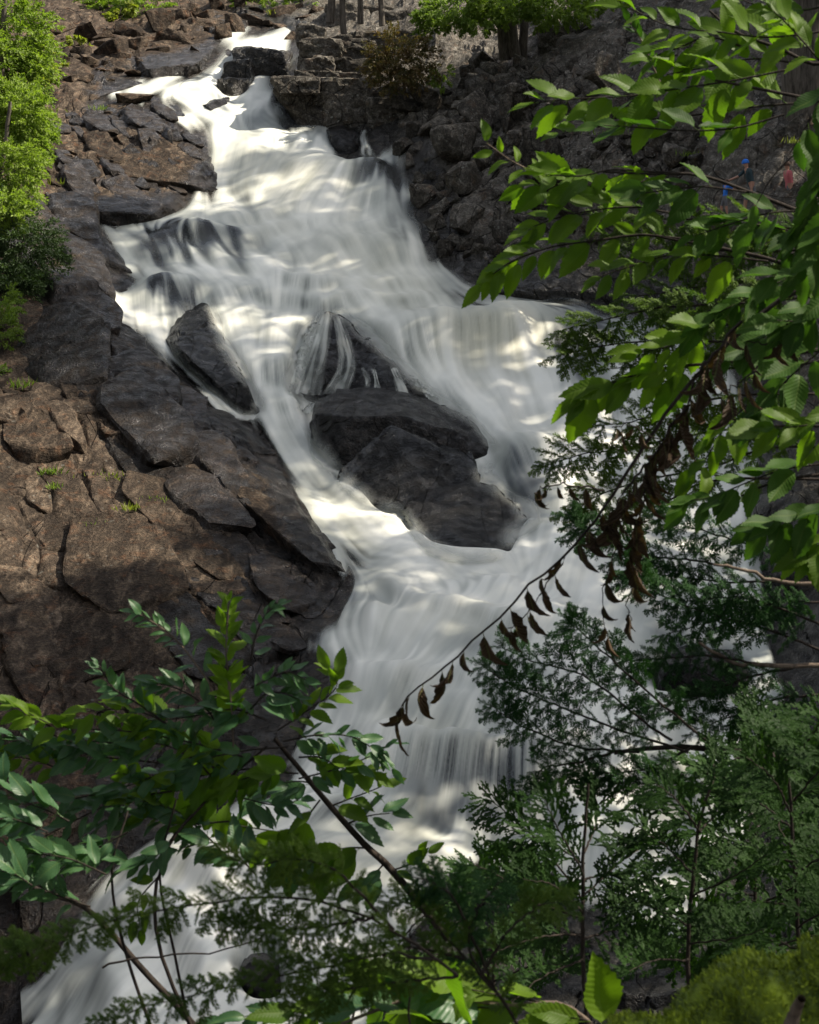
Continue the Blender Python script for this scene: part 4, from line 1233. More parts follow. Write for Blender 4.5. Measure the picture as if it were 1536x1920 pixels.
# grass and small plants in the cracks
def tuft(label, u, v, n, ln, mat, seed, spread=.25, group="small plants rooted in the rock cracks", name="grass_tuft", cat="grass tuft"):
    r = np.random.default_rng(seed)
    p = ground_at(u, v); g = ground_height(np.array([[p.x]]), np.array([[p.y]]))[0][0, 0]
    mb = MB()
    pos = np.stack([r.normal(0, spread, n), r.normal(0, spread * .6, n), np.full(n, 0.0)], 1)
    d = np.stack([r.normal(0, .5, n), r.normal(0, .5, n), np.ones(n)], 1); d /= np.linalg.norm(d, axis=1)[:, None]
    leaf_cards(mb, pos, d, rand_unit(r, n), ln * r.uniform(.5, 1.2, n), ln * r.uniform(.10, .2, n))
    o = link(name, mb.mesh(name, False), None, mat)
    o.location = (p.x, p.y, max(p.z, g) + .04)
    prop(o, label, cat, group)
for k, (lab, u, v, n, ln, m, sp) in enumerate([
    ("leafy tuft in the middle of the sunlit slab", 205, 905, 60, .22, M_BUSH_Y, .28), ("short grass tuft at the right end of the sunlit slab", 275, 945, 40, .2, M_CEDAR, .22), ("grass tuft in the long crack near the left edge of the slab", 95, 905, 50, .25, M_CEDAR, .16),
    ("grass tuft lower in the long crack of the slab", 105, 935, 36, .2, M_CEDAR, .14), ("tiny tuft on the dark slab above the foreground leaves", 150, 1108, 26, .16, M_CEDAR, .12), ("pale tuft in the cleft below the sunlit slab", 245, 968, 40, .22, M_BUSH_Y, .15),
    ("tuft in the shaded cleft left of the pale tuft", 180, 1000, 36, .16, M_CEDAR, .2), ("grass tuft beside the left edge below the fringe", 40, 745, 50, .35, M_CEDAR, .2), ("small tuft between the dark ridges", 140, 655, 24, .2, M_CEDAR, .1),
    ("tuft on the upper left ledges left of the fallen twig", 100, 245, 46, .3, M_BUSH_Y, .3), ("yellow tuft at the foot of the upper ledge", 90, 225, 40, .3, M_BUSH_Y, .25), ("green tuft in the crack of the brown upper ledges", 190, 212, 30, .3, M_CEDAR, .2),
    ("tuft at the foot of the corner cedar", 85, 350, 40, .3, M_BUSH_Y, .3), ("bright grass clump beside the pool at the head of the falls", 516, 36, 40, .5, M_BUSH_Y, .3), ("leafy clump among the big blocks under the cedar", 1000, 395, 60, .25, M_CEDAR, .4),
    ("leafy clump below the tilted block", 1155, 268, 60, .25, M_CEDAR, .5), ("green clump on the ledge above the hikers", 1300, 305, 50, .25, M_CEDAR, .4), ("small clump right of the pink shirted hiker", 1490, 275, 40, .25, M_BUSH_Y, .25)]):
    tuft(lab, u, v, n, ln, m, 800 + k, sp)

# ------------------------------------------------------------------ hikers on the far ledge
def plain(name, col, rough=0.8):
    m, nt, out = new_mat(name)
    w = NT(nt)
    pos = w.n("ShaderNodeNewGeometry").outputs["Position"]
    n = w.noise(pos, 25, 3)
    bs = w.n("ShaderNodeBsdfPrincipled")
    w.put(bs.inputs["Base Color"], w.mix(w.math('MULTIPLY', n, 0.35), col, tuple(c * .5 for c in col)))
    bs.inputs["Roughness"].default_value = rough
    w.link(bs.outputs[0], out.inputs[0])
    return m
M_SKIN = plain("skin", (0.42, 0.22, 0.15), .55)
M_TEAL = plain("dark_teal_cloth", (0.02, 0.045, 0.055)); M_BLUE = plain("blue_cloth", (0.015, 0.15, 0.60)); M_GREYC = plain("grey_cloth", (0.14, 0.14, 0.15))
M_PINK = plain("pink_cloth", (0.55, 0.14, 0.15)); M_HAIR = plain("brown_hair", (0.07, 0.035, 0.02)); M_SHOE = plain("shoe", (0.03, 0.03, 0.03))

def figure(label, u, v, y, h, J, shirt, legs, cap=None, hair=M_HAIR):
    """J: joint name -> (right, away, up) in body heights; the body is one skinned surface"""
    p = at(u, v, y)
    root = empty("person", (p.x, p.y, p.z)); prop(root, label, "person", "hikers on the far ledge")
    names = list(J); idx = {n: i for i, n in enumerate(names)}
    B = [("hip", "waist"), ("waist", "chest"), ("chest", "neck"), ("neck", "head"), ("head", "crown")]
    for s in "LR":
        B += [("chest", "sho" + s), ("sho" + s, "elb" + s), ("elb" + s, "wri" + s), ("wri" + s, "hand" + s), ("hip", "thi" + s), ("thi" + s, "kne" + s), ("kne" + s, "ank" + s), ("ank" + s, "toe" + s)]
    R = dict(hip=.085, waist=.075, chest=.088, neck=.032, head=.058, crown=.048)
    for s in "LR":
        R.update({"sho" + s: .048, "elb" + s: .030, "wri" + s: .021, "hand" + s: .024, "thi" + s: .062, "kne" + s: .040, "ank" + s: .026, "toe" + s: .022})
    me = bpy.data.meshes.new("body")
    me.from_pydata([tuple(c * h for c in J[n]) for n in names], [(idx[a], idx[b]) for a, b in B], [])
    o = link("body", me, root)
    sk = o.modifiers.new("skin", 'SKIN')
    for n in names:
        d = me.skin_vertices[0].data[idx[n]]; d.radius = (R[n] * h, R[n] * h * .85); d.use_root = n == "hip"
    o.modifiers.new("sub", 'SUBSURF').levels = 2
    dg = bpy.context.evaluated_depsgraph_get(); dg.update()
    me2 = bpy.data.meshes.new_from_object(o.evaluated_get(dg))
    o.modifiers.clear(); o.data = me2
    me2.materials.clear()
    for m in (M_SKIN, shirt, legs, M_SHOE): me2.materials.append(m)
    segs = []
    for a, b in B:
        mi = 0
        if a in ("hip", "waist", "chest") and b in ("waist", "chest") or b.startswith("sho") or a.startswith("sho") and b.startswith("elb"): mi = 1
        if b.startswith("thi") or a.startswith("thi"): mi = 2
        if b.startswith("toe"): mi = 3
        segs.append((np.array(J[a]) * h, np.array(J[b]) * h, mi))
    for pl in me2.polygons:
        c = np.array(pl.center); best = 9; bi = 0; bt = 0
        for a, b, mi in segs:
            t = np.clip(np.dot(c - a, b - a) / (np.dot(b - a, b - a) + 1e-9), 0, 1)
            d = np.linalg.norm(c - a - t * (b - a))
            if d < best: best, bi, bt = d, mi, t
        pl.material_index = bi; pl.use_smooth = True
    hd = np.array(J["head"]) * h; cr = np.array(J["crown"]) * h
    up = (cr - hd) / np.linalg.norm(cr - hd)
    bm = bmesh.new(); bmesh.ops.create_uvsphere(bm, u_segments=16, v_segments=10, radius=.066 * h)
    for vtx in list(bm.verts):
        if vtx.co.z < -.012 * h: vtx.co.z = -.012 * h
    hm = bpy.data.meshes.new("cap" if cap else "hair"); bm.to_mesh(hm); bm.free()
    for pl in hm.polygons: pl.use_smooth = True
    ho = link("cap" if cap else "hair", hm, root, cap or hair)
    ho.location = Vector(hd + up * .03 * h); ho.rotation_euler = Vector(up).to_track_quat('Z', 'Y').to_euler()
    if cap:
        mb = MB(); a = np.linspace(-1.0, 1.0, 9)
        inner = np.stack([-np.cos(a) * .06 * h, np.sin(a) * .06 * h, np.full(9, .0)], 1); outer = np.stack([-np.cos(a * .8) * .12 * h, np.sin(a * .8) * .075 * h, np.full(9, -.02 * h)], 1)
        f = np.array([[k, k + 1, 9 + k + 1, 9 + k] for k in range(8)])
        mb.add(np.vstack([inner, outer]), f); mb.add(np.vstack([inner, outer]) + (0, 0, .008 * h), f)
        pk = link("peak", mb.mesh("peak"), ho, cap)
    return root
def joints_of(lean=(0, 0), handL=None, handR=None, step=.05):
    lx, ly = lean
    J = dict(hip=(0, 0, .50), waist=(lx * .35, ly * .35, .60), chest=(lx * .8, ly * .8, .72), neck=(lx * 1.05, ly * 1.05, .81), head=(lx * 1.3, ly * 1.3, .875), crown=(lx * 1.4, ly * 1.4, .935))
    for s, q in (("L", -1), ("R", 1)):
        J["sho" + s] = (lx + q * .02, ly - q * .105, .775)
        hnd = (handL if s == "L" else handR) or (lx * .6 + .02, ly - q * .14, .43)
        a = np.array(J["sho" + s]); b = np.array(hnd)
        e = (a + b) / 2 + np.array((.03, 0, -.02))
        J["elb" + s] = tuple(e); J["wri" + s] = tuple(b); d = (b - e) / np.linalg.norm(b - e)
        J["hand" + s] = tuple(b + d * .06)
        J["thi" + s] = (0, -q * .055, .46); J["kne" + s] = (q * step - .02, -q * .06, .27); J["ank" + s] = (q * step * 1.4, -q * .06, .04); J["toe" + s] = (q * step * 1.4 - .09, -q * .065, .015)
    return J
ledge_pts = [at(*q) for q in ((1318,414,46.9),(1420,416,46.7),(1530,414,46.9),(1310,403,49.6),(1420,398,50.2),(1540,397,50.2))]
link("rock_slab", hull_mesh("rock_slab", ledge_pts + [q + Vector((0, 0, -2.6)) for q in ledge_pts], 655, .03, .2, 0.0, .05), terrain, M_ROCK_R)
figure("man in a blue cap and dark shirt reaching down towards the child", 1408, 404, 48.0, 1.72, joints_of((-.10, 0), (-.40, .06, .60), None, .07), M_TEAL, M_GREYC, M_BLUE)
figure("child in a bright blue shirt standing beside the man in the cap", 1358, 405, 47.8, 1.12, joints_of((.02, 0), None, (.25, -.05, .72), .05), M_BLUE, M_GREYC)
figure("person in a pink shirt behind the man in the blue cap", 1478, 404, 48.4, 1.66, joints_of((-.05, 0), None, None, .05), M_PINK, M_GREYC)

# ------------------------------------------------------------------ foreground: leafy branches within arm's reach of the camera
CR = np.array((1.0, 0, 0)); CU = np.array((0, math.sin(PITCH), math.cos(PITCH))); CF = np.array((0, math.cos(PITCH), -math.sin(PITCH)))
M_LEAF = foliage_material("broad_leaf", (0.030, 0.078, 0.008), (0.105, 0.180, 0.012), 0.55, 0.50, 6.0, 0.22, 0.13)
M_LEAF_B = foliage_material("bluish_broad_leaf", (0.018, 0.058, 0.026), (0.052, 0.120, 0.044), 0.34, 0.42, 6.0, 0.35, 0.13)
M_LEAF_DEAD = foliage_material("dead_leaf", (0.014, 0.009, 0.006), (0.055, 0.032, 0.018), 0.10, 0.75, 30.0, 0.2, 0.5)
M_NEEDLE = foliage_material("fir_needles", (0.007, 0.030, 0.009), (0.026, 0.072, 0.018), 0.2, 0.6, 20.0, 0.15)
M_NEEDLE_Y = foliage_material("hemlock_needles", (0.024, 0.058, 0.010), (0.075, 0.120, 0.018), 0.32, 0.6, 20.0, 0.15)
M_TWIG = bark_material("twig_bark", (0.010, 0.008, 0.007), (0.040, 0.031, 0.025), 60.0)
M_TWIG_P = bark_material("pale_twig_bark", (0.06, 0.045, 0.035), (0.17, 0.13, 0.10), 60.0)

def broad_leaf(seed, wid=.52, curl=.12, fold=.25, teeth=.10, stations=19):
    r = random.Random(seed)
    V = []; F = []
    tw = r.uniform(-.15, .15); wv = r.uniform(0, 6.28)
    for k in range(stations):
        t = k / (stations - 1)
        hw = wid / 2 * (math.sin(math.pi * min(1, t ** 0.80)) ** 0.85 if 0 < t < 1 else 0)
        hw *= 1 - teeth * (k % 2) * (1 if 0.08 < t < 0.95 else 0)
        hw = max(hw, 0.004)
        z = -curl * t * t + .025 * math.sin(6 * t + wv)
        bx = .06 * math.sin(2.5 * t + wv)
        for s in (-1, -.5, 0, .5, 1):
            x = s * hw
            zz = z + fold * abs(x) + tw * t * x + .03 * abs(s) * math.sin(9 * t + wv + s) * (hw / wid * 2)
            yy = t + (0.035 * abs(s) if k % 2 == 0 else 0)
            V.append((bx + x, yy, zz))
    for k in range(stations - 1):
        for j in range(4):
            a = k * 5 + j
            F.append((a, a + 1, a + 6, a + 5))
    # petiole
    n = len(V)
    return np.array(V), np.array(F)

def leaf_set(mat, n, seed, **kw):
    out = []
    for k in range(n):
        rr = random.Random(seed + k)
        V, F = broad_leaf(seed + k, kw.get("wid", .52) * rr.uniform(.85, 1.12), rr.uniform(*kw.get("curl", (.02, .30))), rr.uniform(*kw.get("fold", (.08, .45))))
        mb = MB(); mb.add(V, F)
        mb.tube([(0, -.14, .02), (0, -.07, .0), (0, .03, .0)], [.012, .011, .008], 4)
        me = mb.mesh("leaf"); me.materials.append(mat)
        out.append(me)
    return out
LEAVES = leaf_set(M_LEAF, 9, 100)
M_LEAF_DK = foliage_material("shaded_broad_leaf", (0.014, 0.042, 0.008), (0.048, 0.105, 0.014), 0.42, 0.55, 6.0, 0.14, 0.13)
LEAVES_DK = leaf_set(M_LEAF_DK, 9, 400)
LEAVES_B = leaf_set(M_LEAF_B, 9, 200, wid=.52)

def dead_leaf(seed):
    """withered leaf curled into a hanging crescent"""
    r = random.Random(seed)
    n = 13; V = []; F = []
    bend = r.uniform(.6, 2.4) * r.choice((-1, 1)); tw = r.uniform(-1.2, 1.2)
    x = y = 0.0; ang = 0.0
    for k in range(n):
        t = k / (n - 1)
        hw = .15 * (math.sin(math.pi * t ** .8) ** .8 if 0 < t < 1 else .03) * r.uniform(.75, 1.15)
        roll = 1.2 + .5 * math.sin(3 * t + seed)
        ph = tw * t
        for j, s in enumerate((-1, -.45, .1, .6, 1)):
            a = s * roll
            lx, lz = hw * math.sin(a), hw * (1 - math.cos(a)) + .02 * r.uniform(-1, 1)
            ox = lx * math.cos(ph) - lz * math.sin(ph); oz = lx * math.sin(ph) + lz * math.cos(ph)
            V.append((x + ox * math.cos(ang), y - ox * math.sin(ang) * .6, oz))
        ang = bend * t ** 1.3
        x += math.sin(ang) / (n - 1); y += math.cos(ang) / (n - 1)
    for k in range(n - 1):
        for j in range(4):
            a = k * 5 + j; F.append((a, a + 1, a + 6, a + 5))
    mb = MB(); mb.add(np.array(V), np.array(F)); mb.tube([(0, -.12, 0), (0, -.05, 0), (0, .05, .01)], [.012, .012, .01], 4)
    me = mb.mesh("withered_leaf"); me.materials.append(M_LEAF_DEAD)
    return me
DEAD = [dead_leaf(k) for k in range(8)]

def orient(dirv, nrm, scale):
    d = np.asarray(dirv, float); d /= np.linalg.norm(d)
    n = np.asarray(nrm, float); n = n - d * np.dot(n, d); n /= np.linalg.norm(n) + 1e-9
    s = np.cross(d, n)
    return Matrix(((s[0] * scale, d[0] * scale, n[0] * scale, 0), (s[1] * scale, d[1] * scale, n[1] * scale, 0), (s[2] * scale, d[2] * scale, n[2] * scale, 0), (0, 0, 0, 1)))

def put(name, me, parent, p, M):
    o = link(name, me, parent)
    M = M.copy(); M.translation = Vector(p) - Vector(parent.location)
    o.matrix_basis = M
    return o

# openings in the leaf cover through which the slope and the hikers show
GAPS = [(1320,290,1510,402,.9),(1040,255,1440,312,.85),(900,40,1120,170,.9),(1420,170,1536,300,.5)]
class Branch:
    def __init__(self, name, label, base, cat="branch", group=None):
        self.root = empty(name, at(*base)); prop(self.root, label, cat, group)
        self.loc = np.array(self.root.location)
    def wood(self, path, w0, w1, mat, name="stem", n=18, jit=0.0, sides=7):
        """path of (column, row, metres); widths in photo pixels"""
        P = spline([at(*p) for p in path], n)
        if jit:
            r = np.random.default_rng(int(path[0][0] * 7 + path[0][1]))
            P = P + r.normal(size=P.shape) * jit
        y = P[:, 1]
        mb = MB(); mb.tube(P - self.loc, np.linspace(w0, w1, n) * 0.5 * y / FPX, sides)
        link(name, mb.mesh(name), self.root, mat)
        return P
    def leaves(self, path, size, count, meshes, seed, *a, **kw):
        if path[0][0] > 1000 and path[0][1] < 1100:
            size *= .70; count = int(count * 1.45 + .5)
            if kw.get('size1'): kw['size1'] *= .70
        self._leaves(path, size, count, meshes, seed, *a, **kw)
    def _leaves(self, path, size, count, meshes, seed, face=.8, droop=.18, spread=40, start=.1, twig_w=(4, 2), mat=None, tip=True, size1=None, up_bias=1.0, sj=.32, wob=.42):
        r = random.Random(seed)
        P = self.wood(path, twig_w[0], twig_w[1], mat or M_TWIG, "twig", 16)
        size1 = size1 or size * .75
        for k in range(count):
            t = start + (1 - start) * (k + r.uniform(-.2, .2)) / max(1, count - 1) if count > 1 else 1
            t = min(max(t, 0), 1)
            x = t * 15; i = min(int(x), 14); f = x - i
            p = P[i] * (1 - f) + P[i + 1] * f
            tg = P[min(i + 2, 15)] - P[max(i - 1, 0)]; tg /= np.linalg.norm(tg)
            a, b = np.dot(tg, CR), np.dot(tg, CU)
            th = math.atan2(b, a)
            s = (1 if k % 2 else -1)
            if tip and k == count - 1: s = 0
            th += s * math.radians(spread + r.uniform(-18, 18)) * (1 - .3 * t)
            d = CR * math.cos(th) + CU * (math.sin(th) - droop * r.uniform(.4, 1.4)) + CF * r.uniform(-.6, .3)
            nrm = np.array((0, 0, 1.0)) * up_bias - CF * face * r.uniform(.5, 1.5) + np.array((r.gauss(0, wob), r.gauss(0, wob), r.gauss(0, wob)))
            L = (size + (size1 - size) * t) * r.uniform(1 - sj, 1 + sj) * p[1] / FPX
            dn = d / np.linalg.norm(d)
            ce = p + dn * .55 * L
            ends = [proj(*(p + dn * q * L)) for q in (.2, .6, 1.05)]
            if any(x0 < cu_ < x1 and y0 < cv_ < y1 and r.random() < (pr if pr == 1 else pr * .5) for x0, y0, x1, y1, pr in GAPS for cu_, cv_ in ends):
                continue
            put("leaf", r.choice(meshes), self.root, p + dn * .13 * L, orient(d, nrm, L))

# ---- leafy branches hanging in from the upper right
G_UR = "leafy branches at the upper right"
def yp(*pts, y=3.1, dy=0.0):
    n = len(pts)
    return [(u, v, y + dy * k / max(1, n - 1)) for k, (u, v) in enumerate(pts)]
b = Branch("leafy_branch", "leafy green branch reaching in along the top right corner", (1620, 60, 3.3), group=G_UR)
b.wood(yp((1620,60),(1540,120),(1460,90),(1380,60),(1330,20), y=3.3), 9, 4, M_TWIG)
b.leaves(yp((1536,60),(1440,70),(1350,60),(1260,50),(1180,15), y=3.2), 105, 11, LEAVES, 1)
b.leaves(yp((1400,90),(1330,70),(1270,90),(1215,110), y=3.3), 95, 8, LEAVES, 2)
b.leaves(yp((1590,0),(1500,20),(1420,10),(1350,-20), y=3.4), 110, 9, LEAVES, 3)
b.leaves(yp((1560,140),(1490,60),(1440,10), y=3.0), 110, 8, LEAVES, 4)
b = Branch("leafy_branch", "leafy branch with its tip over the boulder slope, second from the top right corner", (1620, 210, 3.2), group=G_UR)
b.wood(yp((1620,210),(1540,190),(1440,170),(1340,150)), 9, 4, M_TWIG)
b.leaves(yp((1480,130),(1380,150),(1280,165),(1180,180),(1080,185),(1010,192)), 112, 15, LEAVES, 5, size1=80)
b.leaves(yp((1536,190),(1420,200),(1310,215),(1210,225),(1110,238),(1055,250), y=3.3), 105, 15, LEAVES, 6)
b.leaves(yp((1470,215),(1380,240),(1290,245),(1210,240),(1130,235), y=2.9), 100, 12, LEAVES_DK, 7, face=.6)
b.leaves(yp((1500,120),(1420,110),(1330,125),(1250,140), y=3.3), 108, 10, LEAVES, 8)
b.leaves(yp((1240,160),(1222,120),(1205,80),(1182,42), y=3.4), 44, 9, LEAVES_DK, 9, face=.7, mat=M_TWIG_P, size1=34)
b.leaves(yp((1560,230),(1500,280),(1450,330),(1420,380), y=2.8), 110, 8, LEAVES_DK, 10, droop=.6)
b = Branch("leafy_branch", "long leafy branch crossing in front of the hikers", (1630, 450, 3.1), group=G_UR)
b.wood(yp((1630,450),(1540,412),(1470,385),(1400,358),(1310,328),(1220,326),(1130,322)), 10, 4, M_TWIG)
b.leaves(yp((1310,328),(1230,322),(1150,318),(1090,330),(1030,328)), 105, 10, LEAVES, 11, size1=90)
b.leaves(yp((1250,330),(1180,345),(1100,350),(1040,345),(990,352), y=3.2), 105, 10, LEAVES, 12)
b.leaves(yp((1060,335),(1010,325),(960,302),(912,268), y=3.2), 62, 5, LEAVES, 13, mat=M_TWIG_P, tip=False, start=.35, spread=60)
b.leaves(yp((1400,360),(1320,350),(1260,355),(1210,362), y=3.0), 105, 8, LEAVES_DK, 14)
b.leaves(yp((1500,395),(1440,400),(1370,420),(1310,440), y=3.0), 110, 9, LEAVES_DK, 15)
b.leaves(yp((1270,402),(1190,388),(1110,395),(1040,410),(1000,425)), 105, 10, LEAVES, 16)
b = Branch("leafy_branch", "leafy branch whose lowest tip hangs over the rim of the wide fall", (1630, 560, 3.1), group=G_UR)
b.wood(yp((1630,560),(1540,520),(1440,485),(1350,465),(1280,452),(1200,440),(1100,455)), 9, 4, M_TWIG)
b.leaves(yp((1300,450),(1200,440),(1110,452),(1040,462),(985,480),(945,500)), 98, 12, LEAVES, 17, size1=88)
b.leaves(yp((1010,470),(960,490),(930,510),(905,530), y=3.05), 90, 5, LEAVES, 18, droop=.5)
b.leaves(yp((1440,490),(1350,480),(1260,478),(1180,500),(1120,520), y=3.0), 100, 11, LEAVES, 19, droop=.4)
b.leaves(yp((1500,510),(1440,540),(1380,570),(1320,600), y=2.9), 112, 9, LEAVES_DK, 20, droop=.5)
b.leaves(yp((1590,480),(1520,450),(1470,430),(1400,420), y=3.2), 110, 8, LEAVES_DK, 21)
b = Branch("leafy_branch", "dark leafy branch below the hikers with large drooping leaves", (1630, 640, 2.9), group=G_UR)
b.wood(yp((1630,640),(1540,655),(1440,670),(1350,680),(1250,690),(1170,712),(1090,735), y=2.9), 9, 4, M_TWIG)
b.leaves(yp((1350,680),(1260,688),(1180,706),(1120,725),(1085,742), y=2.9), 125, 9, LEAVES, 22, droop=.55, size1=115, face=1.3)
b.leaves(yp((1340,600),(1290,630),(1250,650),(1200,660), y=2.9), 118, 7, LEAVES, 23, face=1.2)
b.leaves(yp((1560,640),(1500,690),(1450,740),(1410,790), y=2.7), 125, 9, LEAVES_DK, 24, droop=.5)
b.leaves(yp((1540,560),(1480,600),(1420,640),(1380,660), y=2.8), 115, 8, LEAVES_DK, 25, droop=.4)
b.leaves(yp((1400,760),(1360,800),(1330,850),(1300,890), y=3.0), 92, 7, LEAVES, 26, droop=.4, face=1.2)
b.leaves(yp((1600,760),(1540,790),(1490,800),(1440,800), y=2.6), 135, 7, LEAVES, 27, droop=.3)
b = Branch("leafy_branch", "leafy branch at the right edge above the fir, lowest of the right-hand leaves", (1630, 900, 2.8), group=G_UR)
b.wood(yp((1630,900),(1540,890),(1450,905),(1390,930), y=2.8), 8, 4, M_TWIG)
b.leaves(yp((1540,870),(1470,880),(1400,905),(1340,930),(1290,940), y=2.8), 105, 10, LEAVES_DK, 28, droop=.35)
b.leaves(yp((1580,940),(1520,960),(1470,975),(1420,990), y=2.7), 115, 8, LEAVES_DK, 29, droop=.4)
b.leaves(yp((1570,1000),(1540,1020),(1510,1035), y=2.7), 110, 5, LEAVES, 30, droop=.5)
b = Branch("leafy_branch", "shaded mass of leaves down the right edge beside the thick trunk", (1640, 300, 2.6), group=G_UR)
b.wood(yp((1640,200),(1570,330),(1530,450),(1500,560), y=2.6), 10, 4, M_TWIG)
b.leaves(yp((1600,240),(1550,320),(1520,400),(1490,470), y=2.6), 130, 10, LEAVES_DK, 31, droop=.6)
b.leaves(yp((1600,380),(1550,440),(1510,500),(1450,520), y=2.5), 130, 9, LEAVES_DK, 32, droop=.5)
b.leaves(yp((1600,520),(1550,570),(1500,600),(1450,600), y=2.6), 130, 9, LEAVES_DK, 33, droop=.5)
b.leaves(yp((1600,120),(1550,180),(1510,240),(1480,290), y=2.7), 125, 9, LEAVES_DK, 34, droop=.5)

# ---- withered branch with curled brown leaves
G_D = "withered branches"
def dead_run(b, path, size, count, seed, w=(5, 2.5), start=.08, mat=None):
    r = random.Random(seed)
    P = b.wood(path, w[0], w[1], mat or M_TWIG, "twig", 20, .002)
    for k in range(count):
        t = start + (1 - start) * (k + r.uniform(-.3, .3)) / max(1, count - 1); t = min(max(t, 0), .999)
        p = P[int(t * 19)] * (1 - (t * 19) % 1) + P[int(t * 19) + 1] * ((t * 19) % 1)
        d = -CU * 1.0 + CR * r.uniform(-.35, .35) + CF * r.uniform(-.3, .3)
        nrm = -CF + CR * r.uniform(-1.4, 1.4)
        L = size * r.uniform(.7, 1.25) * p[1] / FPX
        put("withered_leaf", r.choice(DEAD), b.root, p + d / np.linalg.norm(d) * .1 * L, orient(d, nrm, L))
b = Branch("withered_branch", "long thin withered branch slanting down across the white water with curled brown leaves", (1400, 640, 2.7), group=G_D)
b.wood(yp((1560,520),(1470,560),(1390,620),(1310,700),(1240,790),(1190,860),(1150,930), y=2.7), 10, 6, M_TWIG, jit=.002)
dead_run(b, yp((1150,930),(1105,990),(1040,1060),(960,1130),(890,1200),(820,1265),(760,1310),(748,1345), y=2.6), 66, 17, 1, (6, 3))
dead_run(b, yp((1060,1045),(1010,1120),(985,1150),(955,1180), y=2.6), 50, 6, 2, (3, 2))
dead_run(b, yp((1135,918),(1080,912),(1030,910),(1003,922), y=2.65), 46, 6, 3, (4, 2.5), .25)
b = Branch("withered_branch", "dense dark cluster of withered leaves hanging in front of the green fir sprays", (1420, 660, 2.65), group=G_D)
dead_run(b, yp((1390,600),(1350,650),(1310,700),(1290,760),(1260,800), y=2.6), 82, 11, 4, (7, 4))
dead_run(b, yp((1262,790),(1235,840),(1205,880),(1165,930),(1150,970), y=2.6), 84, 14, 5, (6, 3.5))
dead_run(b, yp((1420,690),(1390,715),(1350,740), y=2.55), 72, 5, 6, (4, 2.5))
dead_run(b, yp((1215,880),(1205,940),(1190,990),(1180,1040), y=2.6), 74, 9, 7, (4, 2))
dead_run(b, yp((1250,840),(1190,800),(1150,800), y=2.65), 50, 5, 8, (3, 2))
dead_run(b, yp((1165,1000),(1145,1060),(1132,1120),(1138,1200), y=2.6), 56, 7, 9, (3, 1.5))
dead_run(b, yp((1480,600),(1460,640),(1400,640), y=2.6), 62, 4, 10, (4, 2.5))
dead_run(b, yp((1185,980),(1195,1060),(1178,1130),(1184,1165), y=2.62), 54, 5, 11, (2.5, 1.5))

